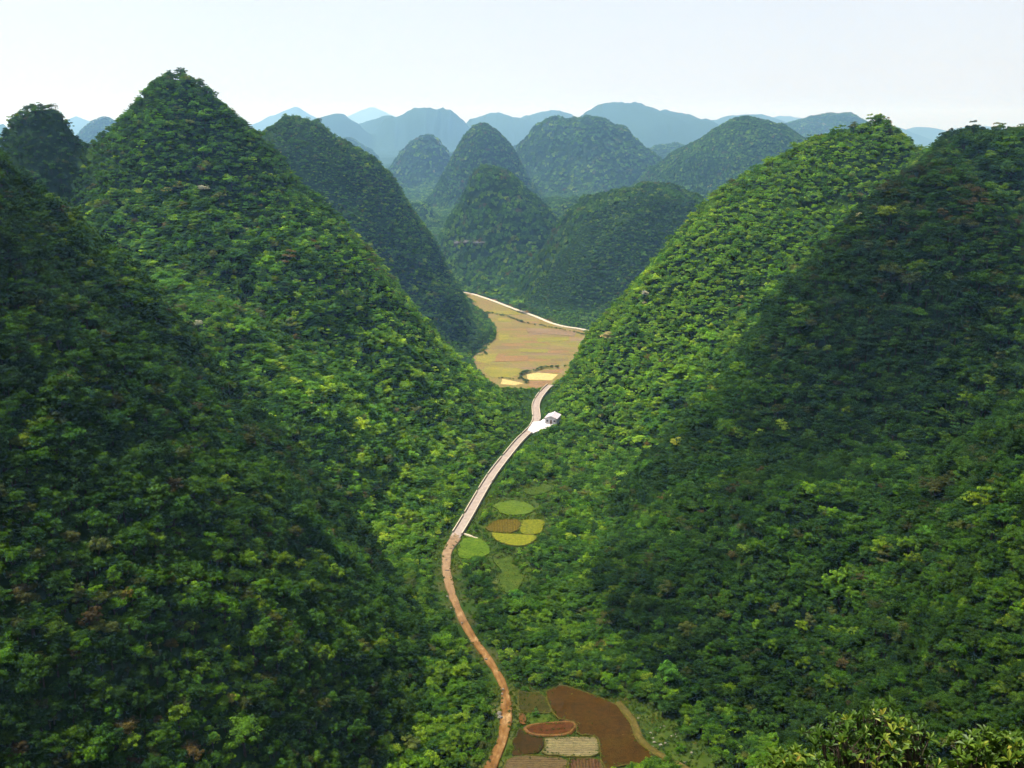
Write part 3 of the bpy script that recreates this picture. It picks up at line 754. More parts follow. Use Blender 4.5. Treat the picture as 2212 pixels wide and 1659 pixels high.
# ------------------------------------------------------------------ white house beside the road
house = bpy.data.objects.new('house', None); COL.objects.link(house)
house.location = (HOUSE_P[0] + 1.6, HOUSE_P[1] + 3.2, 0.28); house.rotation_euler = (0, 0, math.radians(-16))
tag(house, 'small white gabled house on a concrete yard beside the road', 'house')
W2, D2, H2, R2 = 3.1, 4.2, 3.0, 4.15
mb = MB()                                          # gable walls as one prism
pr = [(-W2, 0), (W2, 0), (W2, H2), (0, R2), (-W2, H2)]
mb.poly([(x, -D2, z) for x, z in pr]); mb.poly([(x, D2, z) for x, z in pr][::-1])
for a, b in ((0, 1), (1, 2), (4, 0)):
    (xa, za), (xb, zb) = pr[a], pr[b]
    mb.poly([(xa, -D2, za), (xa, D2, za), (xb, D2, zb), (xb, -D2, zb)])
mb.build('wall', M['plaster'], house)
ro = None
for s in (-1, 1):
    mb = MB(); ex = 0.5; th = 0.14; dz = (R2 - H2) / W2
    xo, zo = s * (W2 + ex), H2 - dz * ex
    y0, y1 = -D2 - 0.55, D2 + 0.45
    b = [(0, y0, R2 + .02), (xo, y0, zo + .02), (xo, y1, zo + .02), (0, y1, R2 + .02)]
    t = [(x, y, z + th) for x, y, z in b]
    mb.poly(b[::-1] if s > 0 else b); mb.poly(t)
    for k_ in range(4): mb.poly([b[k_], b[(k_ + 1) % 4], t[(k_ + 1) % 4], t[k_]])
    r_ = mb.build('roof', M['roof'], house)
    if s < 0:
        mc = MB(); mc.box((0, -0.05, R2 + 0.19), (0.34, 9.4, 0.12)); mc.build('ridge_cap', M['plaster'], r_)
    for j in range(5):
        mc = MB()
        yy = y0 + (j + .5) * (y1 - y0) / 5
        mc.poly([(s * .25, yy - .05, R2 - .25 * dz + th + .06), (xo * .98, yy - .05, zo + th + .06), (xo * .98, yy + .05, zo + th + .06), (s * .25, yy + .05, R2 - .25 * dz + th + .06)])
        mc.build('roof_seam', M['plaster'], r_)
mb = MB(); mb.box((0.1, -D2 - 0.02, 1.05), (1.0, 0.1, 2.1)); d_ = mb.build('door', M['wood'], house)
mb = MB(); mb.box((0.45, -D2 - 0.09, 1.05), (0.06, 0.05, 0.14)); mb.build('handle', M['plaster'], d_)
for x in (-1.9, 1.95):
    mb = MB(); mb.box((x, -D2 - 0.02, 1.55), (1.1, 0.12, 1.1)); w_ = mb.build('window', M['wood'], house)
    for a in (-.26, .26):
        mb = MB(); mb.box((x + a, -D2 - 0.07, 1.55), (0.42, 0.04, 0.92)); mb.build('pane', M['glass'], w_)
for y in (-1.8, 1.6):
    mb = MB(); mb.box((-W2 - 0.02, y, 1.55), (0.12, 1.1, 1.1)); w_ = mb.build('window', M['wood'], house)
    for a in (-.26, .26):
        mb = MB(); mb.box((-W2 - 0.07, y + a, 1.55), (0.04, 0.42, 0.92)); mb.build('pane', M['glass'], w_)
mb = MB(); mb.box((0, 0, -0.1), (2 * W2 + .5, 2 * D2 + .5, 0.3)); mb.build('plinth', M['pad'], house)

# ------------------------------------------------------------------ trees: prototypes
def leaf_quads(P, Nrm, size, rng, aspect=0.62):
    """rhombic leaf sprays at points P facing Nrm"""
    n = len(P)
    Nrm = Nrm / np.maximum(np.linalg.norm(Nrm, axis=1, keepdims=True), 1e-6)
    r = rng.normal(size=(n, 3))
    U = np.cross(Nrm, r); U /= np.maximum(np.linalg.norm(U, axis=1, keepdims=True), 1e-6)
    W = np.cross(Nrm, U)
    s = (size * rng.uniform(0.6, 1.35, n))[:, None]
    bend = Nrm * s * rng.uniform(-.25, .05, n)[:, None]
    V = np.stack([P - U * s, P - W * s * aspect + bend * .2, P + U * s + bend, P + W * s * aspect + bend * .2], 1).reshape(-1, 3)
    return V, np.arange(4 * n).reshape(n, 4)
def crown(seed, R, H0, H1, nclump, nleaf, leaf, flat=0.65, style='round'):
    rng = np.random.RandomState(seed)
    zc, hz = (H0 + H1) / 2, (H1 - H0) / 2
    Vs, Fs, vs, off = [], [], [], 0
    lobes = rng.normal(size=(5, 3)) * [.35, .35, .2]
    for c in range(nclump):
        d = rng.normal(size=3); d /= np.linalg.norm(d)
        if d[2] < -0.25: d[2] = -d[2] * rng.uniform(0, 1)
        rr = rng.uniform(0.35, 1.0) ** 0.6
        lob = lobes[rng.randint(5)]
        ctr = np.array([R * (d[0] * rr * .8 + lob[0]), R * (d[1] * rr * .8 + lob[1]), zc + hz * (d[2] * rr + lob[2] * .5)])
        if style == 'cone':
            t = rng.uniform(0, 1) ** 1.4
            a = rng.uniform(0, 6.283); ctr = np.array([R * (1 - t) * math.cos(a) * .8, R * (1 - t) * math.sin(a) * .8, H0 + (H1 - H0) * t])
        if style == 'layer':
            ctr[2] = H0 + (H1 - H0) * (round((ctr[2] - H0) / (H1 - H0) * 3) / 3) + rng.uniform(-.2, .2)
        cr = R * rng.uniform(0.20, 0.40)
        n = int(nleaf * rng.uniform(.7, 1.3))
        q = rng.normal(size=(n, 3)); q /= np.linalg.norm(q, axis=1, keepdims=True)
        q[:, 2] = np.where(q[:, 2] < -.3, -q[:, 2], q[:, 2])
        rad = cr * rng.uniform(.55, 1.05, n)[:, None]
        P = ctr + q * rad * [1, 1, flat]
        Nr = q * 0.8 + np.array([0, 0, 0.55]) + rng.normal(size=(n, 3)) * 0.45
        V, Fq = leaf_quads(P, Nr, leaf, rng)
        Vs.append(V); Fs.append(Fq + off); off += len(V)
        vs.append(np.clip(0.5 + rng.normal() * 0.16 + rng.normal(size=n) * 0.13, 0, 1))
    return np.concatenate(Vs), np.concatenate(Fs), np.concatenate(vs)
def tube(pts, rad, seg=6):
    pts = np.array(pts, float); n = len(pts)
    V = []
    for i in range(n):
        t = pts[min(i + 1, n - 1)] - pts[max(i - 1, 0)]; t /= np.linalg.norm(t)
        u = np.cross(t, [0.3, 0.9, 0.1]); u /= np.linalg.norm(u); w = np.cross(t, u)
        for k_ in range(seg):
            a = 2 * math.pi * k_ / seg
            V.append(pts[i] + rad[i] * (math.cos(a) * u + math.sin(a) * w))
    ii = np.arange(n * seg).reshape(n, seg)
    q = np.concatenate([np.stack([ii[:-1, k_], ii[:-1, (k_ + 1) % seg], ii[1:, (k_ + 1) % seg], ii[1:, k_]], 1) for k_ in range(seg)])
    return np.array(V), q
def trunk(seed, H1, R, r0=0.22, limbs=5):
    rng = np.random.RandomState(seed + 500)
    Vs, Fs, off = [], [], 0
    def add(p, r, s):
        nonlocal off
        V, q = tube(p, r, s); Vs.append(V); Fs.append(q + off); off += len(V)
    lean = rng.normal(size=2) * .25
    add([(0, 0, -.8), (lean[0] * .3, lean[1] * .3, H1 * .25), (lean[0] * .8, lean[1] * .8, H1 * .5), (lean[0], lean[1], H1 * .82)], [r0 * 1.25, r0, r0 * .7, r0 * .25], 7)
    for i in range(limbs):
        a = 2 * math.pi * i / limbs + rng.uniform(-.5, .5); t = rng.uniform(.25, .6)
        b = np.array([lean[0] * t, lean[1] * t, H1 * t]); e = np.array([math.cos(a) * R * .7, math.sin(a) * R * .7, H1 * (t + .25)])
        add([b, (b + e) / 2 + [0, 0, .25], e], [r0 * .5, r0 * .35, r0 * .12], 5)
    return np.concatenate(Vs), np.concatenate(Fs)
KINDS_T = []    # (name, R, H0, H1, style)
near_spec = [('broadleaf', 2.7, 1.4, 6.6, .62, 'round'), ('broadleaf', 3.2, 1.6, 6.2, .55, 'round'), ('broadleaf', 2.3, 1.2, 7.4, .7, 'round'), ('broadleaf', 3.0, 1.5, 6.4, .6, 'round'),
             ('broadleaf', 2.5, 1.0, 5.6, .6, 'round'), ('layered', 2.6, 1.2, 6.6, .55, 'layer'), ('bush', 2.3, 0.1, 3.4, .6, 'round'), ('bush', 1.9, 0.0, 2.8, .6, 'round')]
PROTO = bpy.data.collections.new('tree_shapes')      # never linked to the scene: only source shapes
CROWNS, TRUNKS = [], []
def add_proto(i, C, Tk):
    V, q, v = C
    fa = v; mi = np.zeros(len(q), int)
    if Tk is not None:
        tv, tq = Tk
        q = np.concatenate([q, tq + len(V)]); V = np.concatenate([V, tv])
        mi = np.concatenate([mi, np.ones(len(tq), int)]); fa = np.concatenate([fa, np.full(len(tq), .5)])
    me = np_mesh('tree_shape', V, q, [M['leaf'], M['bark']], fattr={'v': fa}, midx=mi)
    o = bpy.data.objects.new('shape_%02d' % i, me); PROTO.objects.link(o)
for i, (nm, R, h0, h1, fl, st) in enumerate(near_spec):
    bush = nm == 'bush'
    C = crown(10 + i, R, h0, h1, 20 if bush else 38, 50, 0.235, fl, st)
    Tk = trunk(i, h1, R, .12 if bush else .22)
    CROWNS.append(np_mesh('crown', C[0], C[1], M['leaf'], fattr={'v': C[2]})); TRUNKS.append(np_mesh('trunk', Tk[0], Tk[1], M['bark'], smooth=True))
    add_proto(i, C, Tk)
for i, (nm, R, h0, h1, fl, st) in enumerate(near_spec):
    add_proto(8 + i, crown(40 + i, R, h0, h1, 16 if nm == 'bush' else 26, 26, 0.36, fl, st), trunk(i, h1, R, .2, 3))
for i in range(5):        # distant: lumps of several crowns
    rng = np.random.RandomState(90 + i); Vs, Fs, vs, off = [], [], [], 0
    for j in range(4):
        V, q, v = crown(100 + i * 7 + j, rng.uniform(2.4, 3.4), .4, rng.uniform(4.6, 7), 12, 16, 0.62, .6)
        V = V + [rng.uniform(-4.5, 4.5), rng.uniform(-4.5, 4.5), 0]
        Vs.append(V); Fs.append(q + off); vs.append(np.clip(v + rng.normal() * .14, 0, 1)); off += len(V)
    add_proto(16 + i, (np.concatenate(Vs), np.concatenate(Fs), np.concatenate(vs)), None)
rng_t = np.random.RandomState(5)
for i in range(3):        # tufts of grass and weeds
    m_ = 26
    a = rng_t.uniform(0, 6.283, m_); r = rng_t.uniform(0, .42, m_) ** 1
    Pt = np.stack([r * np.cos(a), r * np.sin(a), rng_t.uniform(.08, .32, m_)], 1)
    Vt, Qt = leaf_quads(Pt, np.stack([np.cos(a), np.sin(a), rng_t.uniform(.2, 1.2, m_)], 1), 0.16, rng_t, .4)
    add_proto(21 + i, (Vt, Qt, np.clip(.5 + rng_t.normal(size=m_) * .2, 0, 1)), None)
CONE = crown(77, 2.2, 0.6, 9.0, 60, 50, 0.22, .5, 'cone')
CONE_ME = np_mesh('crown', CONE[0], CONE[1], M['leaf'], fattr={'v': CONE[2]})

# ------------------------------------------------------------------ trees: where they stand
rng = np.random.RandomState(21)
def jitter(x0, x1, y0, y1, s):
    gx, gy = np.meshgrid(np.arange(x0, x1, s), np.arange(y0, y1, s))
    P = np.stack([gx.ravel(), gy.ravel()], 1)
    return P + rng.uniform(-.48, .48, P.shape) * s
zones = [jitter(-290, 290, 45, 480, 1.42), jitter(-640, 640, 480, 1250, 1.75), jitter(-1500, 1600, 1250, 2900, 5.5), jitter(-3000, 3300, 2900, 5700, 12.0)]
ALL = []
for zi, P in enumerate(zones):
    m = np.abs(P[:, 0]) < P[:, 1] * 0.62 + 12
    P = P[m]
    z = grid_z(P[:, 0], P[:, 1])
    px, py, fw = project(np.stack([P[:, 0], P[:, 1], z + 5], 1))
    m = (px > -170) & (px < IW + 170) & (py < IH + 170)
    P, z = P[m], z[m]
    e = 3.0
    nx = -(grid_z(P[:, 0] + e, P[:, 1]) - grid_z(P[:, 0] - e, P[:, 1])) / (2 * e); ny = -(grid_z(P[:, 0], P[:, 1] + e) - grid_z(P[:, 0], P[:, 1] - e)) / (2 * e)
    top = np.stack([P[:, 0], P[:, 1], z + 7], 1)
    occ = np.zeros(len(P), bool)
    for t in np.linspace(0.08, 0.985, 70):
        q = top * t + np.array([0, 0, CAMZ]) * (1 - t)
        occ |= grid_z(q[:, 0], q[:, 1]) > q[:, 2] + 3.5
    P, z = P[~occ], z[~occ]
    nx, ny = nx[~occ], ny[~occ]
    dr, df = open_dist(P)
    hid = near_id(P[:, 0], P[:, 1])
    own = np.array([h_ >= 0 and HILLS[h_]['key'] == 'own' for h_ in hid])
    keep = (dr > 0.3) & (df > 0.4) & ~((own) & (np.hypot(P[:, 0], P[:, 1]) < 72))
    hz_ = z - floor_z(P[:, 1]); floor = hz_ < 5
    # open grassy patches around the plots: fewer, lower plants
    thin = floor & (df < 9) & (df > 1.2) & (rng.rand(len(P)) < 0.3) & (P[:, 1] < 560) & (P[:, 1] > 275)
    dt = seg_dist(P, TRACK_C[::4], False)
    right = P[:, 0] > np.interp(P[:, 1], TRACK_C[::-1, 1], TRACK_C[::-1, 0])
    thin |= (P[:, 1] < 249) & (dt < 11) & right & (rng.rand(len(P)) < .86)
    thin |= (P[:, 1] < 270) & floor & ~right & (df < 1.5) & (rng.rand(len(P)) < .4)
    keep &= ~thin
    keep &= rng.rand(len(P)) < (0.58 if zi < 2 else 0.75) * np.sqrt(1 + nx ** 2 + ny ** 2)
    P, z, dr, df, hid, nx, ny = [a[keep] for a in (P, z, dr, df, hid, nx, ny)]
    ALL.append(dict(P=P, z=z, dr=dr, df=df, hid=hid, nx=nx, ny=ny, zone=np.full(len(P), zi)))
cat = lambda k_: np.concatenate([a[k_] for a in ALL])
P, z, dr, df, hid, zone, nx, ny = [cat(k_) for k_ in ('P', 'z', 'dr', 'df', 'hid', 'zone', 'nx', 'ny')]
n = len(P)
print('trees', n, [len(a['P']) for a in ALL])
dist = np.hypot(P[:, 0], P[:, 1])
dmin = np.minimum(dr, df)
scale = 0.70 * rng.uniform(0.45, 1.28, n) * (0.9 + 0.5 * fbm(P[:, 0] / 30, P[:, 1] / 30, 2))
scale *= np.where((z - floor_z(P[:, 1]) < 6) & (P[:, 1] < 640), np.clip(0.42 + dmin * 0.06, 0.4, 0.95), 1.0)
scale *= np.where((dr < 4) & (P[:, 1] < 345), np.clip(0.62 + dr * .1, .3, 1), np.where(dr < 4, np.clip(0.3 + dr * .17, .26, 1), 1.0))
scale = np.where((P[:, 1] < 300) & (z < 6) & (dmin > 1.0), np.maximum(scale, rng.uniform(.38, .62, n)), scale)
scale *= np.where(zone == 1, .84, 1.0)
scale *= np.where((P[:, 1] > 585) & (P[:, 1] < 730) & (z < 6) & (np.abs(P[:, 0] - 12) < 45), .42, 1.0)
big = rng.rand(n) < 0.07; scale = np.where(big & (dmin > 8), scale * 1.5, scale)
scale = np.where(zone >= 2, rng.uniform(.7, 1.1, n) * np.where(zone == 3, 1.55, 0.9), scale)
proto = np.where(zone == 0, rng.randint(0, 6, n), np.where(zone == 1, 8 + rng.randint(0, 6, n), 16 + rng.randint(0, 5, n)))
sm = (zone == 0) & ((dmin < 3.5) | (rng.rand(n) < .16)); proto[sm] = 6 + rng.randint(0, 2, sm.sum())
sm = (zone == 1) & (rng.rand(n) < .2); proto[sm] = 14 + rng.randint(0, 2, sm.sum())
# leaf colour of each tree: mixed stand, drifting with place, plus light and shade painted per hill
PAL = np.array([(0.022, 0.055, 0.007), (0.034, 0.082, 0.008), (0.046, 0.110, 0.007), (0.079, 0.156, 0.009), (0.128, 0.208, 0.013), (0.062, 0.078, 0.016), (0.070, 0.056, 0.018), (0.20, 0.19, 0.055)])
def logits(P, z, hid):
    a = fbm(P[:, 0] / 45, P[:, 1] / 45, 3); b = fbm(P[:, 0] / 60 + 40, P[:, 1] / 60, 3)
    L = np.tile(np.array([0.6, 1.1, 1.1, 0.25, -1.3, -1.0, -2.9, -5.2]), (len(P), 1))
    L[:, 3] += 2.0 * a; L[:, 4] += 2.6 * a; L[:, 0] -= 2.2 * a
    L[:, 5] += 2.0 * b; L[:, 6] += 2.6 * b
    key = np.array([HILLS[h_]['key'] if h_ >= 0 else 'floor' for h_ in hid])
    rn = (key == 'RN'); up = np.clip((z - 60) / 60, 0, 1.3)
    L[rn, 5] += 1.9 * up[rn]; L[rn, 6] += 2.5 * up[rn]; L[rn, 0] += 1.1; L[rn, 3] -= .8; L[rn, 4] -= .6
    rm = key == 'RM'; L[rm, 3] += 1.5; L[rm, 4] += 1.2; L[rm, 0] -= 1.5; L[rm, 7] += .8
    nl = key == 'NL'; L[nl, 3] -= .5; L[nl, 4] -= .8; L[nl, 0] += .4; L[nl, 6] += .35
    lm = key == 'LM'; low = np.clip((110 - z) / 60, -.8, 1); L[lm, 3] += 1.3 * low[lm]; L[lm, 4] += 1.0 * low[lm]; L[lm, 0] -= .8 * low[lm]
    rc = (key == 'RC') | (key == 'RV'); L[rc, 0] += 1.0; L[rc, 3] -= 1.0; L[rc, 4] -= 1.2  # shade of the lower right slopes painted as darker leaf picks
    fl = z < 8; L[fl, 3] += .8; L[fl, 4] += .2
    return L, key
L, key = logits(P, z, hid)
g = L + rng.gumbel(size=L.shape)
pick = g.argmax(1)
DK = dict(NL=.58, RN=.58, RC=.56, RV=.6, RB=.62, L0=.75, M2=.75, LM=1.4, RM=1.3, LV=1.3, floor=1.15)  # leaf brightness per hill: cloud shade and sunlit slopes painted into the colour
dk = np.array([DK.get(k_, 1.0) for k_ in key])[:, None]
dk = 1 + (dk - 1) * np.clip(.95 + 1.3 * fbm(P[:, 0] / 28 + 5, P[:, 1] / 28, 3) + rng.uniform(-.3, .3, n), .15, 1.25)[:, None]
dk = dk * np.where((P[:, 1] < 330) & (z < 15), .72, 1.0)[:, None] * np.where((key == 'RB') & (P[:, 0] < 150), 1.8, 1.0)[:, None]        # near-slope shade and lit right gully painted into leaf colour
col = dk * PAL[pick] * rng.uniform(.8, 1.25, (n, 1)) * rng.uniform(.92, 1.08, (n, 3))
far = zone >= 2
rot = rng.uniform(0, 6.283, n)
tilt = np.stack([nx, ny], 1)          # slope lean for distant lumps

# the 300 that show largest stand as single trees; the rest is woodland
px, py, fw = project(np.stack([P[:, 0], P[:, 1], z + 4 * scale], 1))
show = np.where((px > 0) & (px < IW) & (py > 0) & (py < IH + 20) & (zone == 0) & (proto < 6), scale / fw, 0)
single = np.argsort(-show)[:300]
is_single = np.zeros(n, bool); is_single[single] = True
HUE = ['very dark green', 'dark green', 'leaf green', 'fresh green', 'yellow green', 'olive green', 'reddish brown', 'pale cream']
def lab(i):
    x, a, b = P[i, 0], px[i], py[i]
    left = key[i] in ('NL', 'LV', 'L0', 'LM') or (key[i] in ('floor', 'own') and x < 0)
    size = 'large' if scale[i] > 1.15 else 'medium' if scale[i] > 0.9 else 'small'
    if left:
        place = 'close beside the dirt road' if dr[i] < 14 else 'at the bottom edge' if b > 1500 else 'near the left edge' if a < 260 else 'in the lower middle' if b > 1250 else 'halfway up'
        side = 'near left slope'
    else:
        place = 'just above the ploughed field' if df[i] < 16 else 'near the bottom edge' if b > 1500 else 'near the right edge' if a > 1950 else 'in the lower middle' if b > 1250 else 'halfway up'
        side = 'near right slope'
    return '%s %s tree on the %s, %s' % (size, HUE[pick[i]], side, place), '%s trees on the %s, %s' % (HUE[pick[i]], side, place)
def make_tree(x, y, z_, s, rz, pi, c, label, group=None, cat_='tree', crown_me=None):
    e = bpy.data.objects.new('tree' if cat_ == 'tree' else 'bush', None); COL.objects.link(e)
    e.location = (x, y, z_ - 0.15); e.rotation_euler = (0, 0, rz); e.scale = (s, s, s)
    tag(e, label, cat_, group)
    t = link('trunk', TRUNKS[pi], e); k_ = link('crown', crown_me or CROWNS[pi], e)
    k_['col'] = [float(c[0]), float(c[1]), float(c[2])]
    return e
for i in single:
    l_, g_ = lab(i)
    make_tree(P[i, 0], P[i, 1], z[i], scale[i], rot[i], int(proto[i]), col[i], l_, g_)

# woodland, one object for each hill
def gn_tree():
    ng = bpy.data.node_groups.new('woodland', 'GeometryNodeTree')
    ng.interface.new_socket('Geometry', in_out='INPUT', socket_type='NodeSocketGeometry')
    ng.interface.new_socket('Geometry', in_out='OUTPUT', socket_type='NodeSocketGeometry')
    gi, go = ng.nodes.new('NodeGroupInput'), ng.nodes.new('NodeGroupOutput')
    ip = ng.nodes.new('GeometryNodeInstanceOnPoints')
    ci = ng.nodes.new('GeometryNodeCollectionInfo'); ci.inputs['Collection'].default_value = PROTO
    ci.inputs['Separate Children'].default_value = True; ci.inputs['Reset Children'].default_value = True
    def attr(nm, t):
        a = ng.nodes.new('GeometryNodeInputNamedAttribute'); a.data_type = t; a.inputs['Name'].default_value = nm
        return a.outputs[0]
    ip.inputs['Pick Instance'].default_value = True
    ng.links.new(gi.outputs[0], ip.inputs['Points']); ng.links.new(ci.outputs[0], ip.inputs['Instance'])
    ng.links.new(attr('proto', 'INT'), ip.inputs['Instance Index'])
    ng.links.new(attr('rot', 'FLOAT_VECTOR'), ip.inputs['Rotation'])
    ng.links.new(attr('scl', 'FLOAT'), ip.inputs['Scale'])
    ng.links.new(ip.outputs[0], go.inputs[0])
    return ng
NG = gn_tree()
WOOD = {
 'NL': 'dense dark forest covering the near left slope', 'LV': 'forest on the low spur between the near left slope and the peak', 'RV': 'dark forest at the foot of the near right slope',
 'RN': 'brown tinged forest on the near right ridge', 'RC': 'dark green forest filling the lower right slope', 'RB': 'dark forest on the crest at the right edge',
 'LM': 'forest on the tall pointed peak at left', 'L0': 'dark forest on the small knobby peak at the far left', 'L2': 'forest on the hill just behind the tall left peak',
 'RM': 'light green forest on the right hill with a rounded summit', 'M1': 'hazy forest on the pointed hill at the head of the valley', 'M2': 'dark bluish forest on the low hill behind the far road',
 'M3': 'hazy forest on the cone behind the head of the valley', 'M4': 'blue hazy forest on a small distant dome', 'M5': 'blue hazy forest on the broad flat topped dome', 'M6': 'bluish forest on the rounded hill behind the right slope',
 'M7': 'pale blue forest on the far rounded summit at right', 'M8': 'pale forest on the low distant saddle', 'LF': 'pale blue forest on the small dome left of the tall peak',
 'floor': 'bushes and small trees scattered over the valley floor', 'own': 'scrub on the slope below the viewpoint', 'ridge': 'pale forest on the most distant ridges'}
gkey = np.array([k_ if k_ in WOOD else 'ridge' for k_ in key])
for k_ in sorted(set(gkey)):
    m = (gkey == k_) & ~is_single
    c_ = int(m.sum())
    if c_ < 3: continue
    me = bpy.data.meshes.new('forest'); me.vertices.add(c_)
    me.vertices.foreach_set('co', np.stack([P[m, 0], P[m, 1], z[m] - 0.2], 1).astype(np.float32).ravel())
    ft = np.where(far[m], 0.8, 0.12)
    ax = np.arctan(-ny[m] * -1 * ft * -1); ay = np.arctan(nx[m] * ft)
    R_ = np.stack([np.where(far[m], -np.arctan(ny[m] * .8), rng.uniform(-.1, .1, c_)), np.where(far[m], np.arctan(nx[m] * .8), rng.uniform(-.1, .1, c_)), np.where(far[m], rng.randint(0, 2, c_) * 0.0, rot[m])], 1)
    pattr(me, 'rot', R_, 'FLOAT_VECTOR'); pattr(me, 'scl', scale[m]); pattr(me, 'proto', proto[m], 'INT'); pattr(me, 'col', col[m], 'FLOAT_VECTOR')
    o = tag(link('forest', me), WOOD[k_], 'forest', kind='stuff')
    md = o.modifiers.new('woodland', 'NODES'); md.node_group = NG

# ------------------------------------------------------------------ trees that stand out
FLOWER, CREAM = (0.34, 0.33, 0.26), (0.30, 0.26, 0.12)
SPECIAL = [  # (pixel, depth scale, shape, colour, label)
 ((1394, 650), 0.75, 0, FLOWER, 'cream white flowering tree on the right slope above the plain'),
 ((1392, 664), 0.5, 6, (0.24, 0.21, 0.11), 'small tan flowering bush just below the white flowering tree'),
 ((1312, 748), 1.1, 3, CREAM, 'wide cream flowering tree low on the right slope by the plain'),
 ((1352, 825), 0.35, 6, FLOWER, 'tiny white flowering bush in the middle of the right slope'),
 ((1856, 486), 0.6, 0, (0.22, 0.21, 0.11), 'pale flowering tree high on the brownish right ridge'),
 ((1945, 506), 0.7, 1, (0.17, 0.16, 0.09), 'wide dull cream tree near the top of the right ridge'),
 ((440, 424), 0.7, 1, (0.26, 0.27, 0.20), 'whitish flowering tree halfway up the tall left peak'),
 ((430, 716), 0.65, 4, (0.27, 0.28, 0.20), 'white flowering tree on the crest of the near left slope'),
 ((275, 1312), 0.6, 4, (0.10, 0.09, 0.018), 'golden flowering tree low on the near left slope'),
 ((2000, 1195), 0.9, 2, (0.045, 0.12, 0.013), 'vivid green tree near the middle of the lower right slope'),
 ((1440, 1500), 1.25, 2, (0.038, 0.105, 0.011), 'tall bright green tree beside the ploughed field'),
 ((1115, 1312), 0.95, 4, (0.045, 0.13, 0.013), 'vivid green tree beside the lower dirt road bend'),
 ((530, 1635), 1.1, 1, (0.05, 0.11, 0.011), 'fresh green tree at the bottom edge left of the dirt road'),
 ((1880, 690), 0.6, 4, (0.20, 0.24, 0.03), 'yellow green tree on the dark face of the right ridge'),
 ((1465, 985), 1.0, 3, (0.24, 0.27, 0.035), 'bright yellow green tree on the lower edge of the right ridge'),
 ((800, 540), 0.9, 1, (0.15, 0.22, 0.028), 'light green tree on the right flank of the tall left peak'),
]
for (q, s, pi, c, l_) in SPECIAL:
    h_ = hit(*q, t0=90)
    make_tree(h_[0], h_[1], h_[2] + (0.8 if s > .5 else 1.6), s, random.uniform(0, 6), pi, c, l_, cat_='bush' if 'bush' in l_ else 'tree')
q = hit(2052, 316, t0=90)
make_tree(q[0], q[1], q[2] + .5, 0.95, 1.0, 2, (0.018, 0.042, 0.010), 'dark conical tree on the skyline of the right ridge', crown_me=CONE_ME)
q = ground(*Z5(795, 800))
make_tree(q[0], q[1], 0.1, 0.55, 1.0, 7, (0.03, 0.085, 0.012), 'round dark bush standing alone in the small green plot', cat_='bush')

# hedges and bushes on the far plain
HEDGES = [([(610, 352), (700, 358), (760, 366), (860, 388), (960, 432), (1050, 446), (1150, 462), (1300, 492), (1400, 512), (1500, 545)], 0.62, 'long dark hedge winding across the far end of the plain'),
          ([(930, 862), (980, 845), (1060, 824), (1120, 803), (1200, 800), (1290, 797)], 0.75, 'dark hedge behind the straw yellow plot'),
          ([(760, 887), (820, 884), (880, 890), (930, 890)], 0.5, 'short low hedge behind the pale straw plot'),
          ([(940, 880), (960, 895), (985, 915), (990, 925)], 0.75, 'clump of bushes between the two straw plots'),
          ([(590, 675), (640, 668), (660, 690), (610, 700)], 0.6, 'low dark bushes in the left corner of the plain')]
for pts, s, l_ in HEDGES:
    C = resample(gp(Z3, pts), 2.0); s = s * 1.25
    C = C + rng.normal(size=C.shape) * .8
    C = C[rng.rand(len(C)) < .85]
    c_ = len(C)
    me = bpy.data.meshes.new('hedge'); me.vertices.add(c_)
    me.vertices.foreach_set('co', np.stack([C[:, 0], C[:, 1], np.full(c_, ZF + .2)], 1).astype(np.float32).ravel())
    pattr(me, 'rot', np.stack([np.zeros(c_), np.zeros(c_), rng.uniform(0, 6, c_)], 1), 'FLOAT_VECTOR')
    pattr(me, 'scl', rng.uniform(.5, 1.1, c_) * s * (0.7 + 0.6 * vnoise(C[:, 0] / 14, C[:, 1] / 14))); pattr(me, 'proto', 14 + rng.randint(0, 2, c_), 'INT')
    pattr(me, 'col', np.array([(0.045, 0.075, 0.020)]) * rng.uniform(.7, 1.3, (c_, 1)), 'FLOAT_VECTOR')
    o = tag(link('hedge', me), l_, 'hedge', kind='stuff')
    md = o.modifiers.new('woodland', 'NODES'); md.node_group = NG

# rough grass and weeds on the open ground, banks and fallow plots
T_ = np.concatenate([jitter(-25, 75, 205, 275, 0.62), jitter(-45, 30, 275, 470, 0.85)])
drt, dft = open_dist(T_)
zt = np.maximum(grid_z(T_[:, 0], T_[:, 1]), np.where(seg_dist(T_, DIRT_C[::3], False) < 1.8, .12, -9))
pat = fbm(T_[:, 0] / 5, T_[:, 1] / 5, 3)
onf = np.zeros(len(T_), int) - 1
for k_, f in enumerate(FIELDS): onf[inside(T_, f[0])] = k_
mkf = np.array([FIELDS[k_][2] if k_ >= 0 else '' for k_ in onf])
prob = np.where(onf < 0, .55 + .8 * pat, np.isin(mkf, ['grass', 'stubble']) * (.3 + .6 * pat) + np.isin(mkf, ['fallow', 'meadow', 'meadow2', 'orange']) * (.06 + .2 * pat) + np.isin(mkf, ['plough', 'greyb', 'grey']) * np.maximum(0, .10 * pat - .005))
de = np.full(len(T_), 9.0)
for f in FIELDS: de = np.minimum(de, seg_dist(T_, f[0], True))
prob = np.where(de < .75, np.maximum(prob, .6), prob)
prob = np.where((drt > .15) & (dft < 12) & (zt < 4), prob, 0)
dcl = seg_dist(T_, DIRT_C[::3], False)
prob = np.where((dcl > .95) & (dcl < 2.6), np.clip(.25 + .9 * pat + (dcl - 1.5) * .45, 0, .95), prob)
kt = rng.rand(len(T_)) < prob
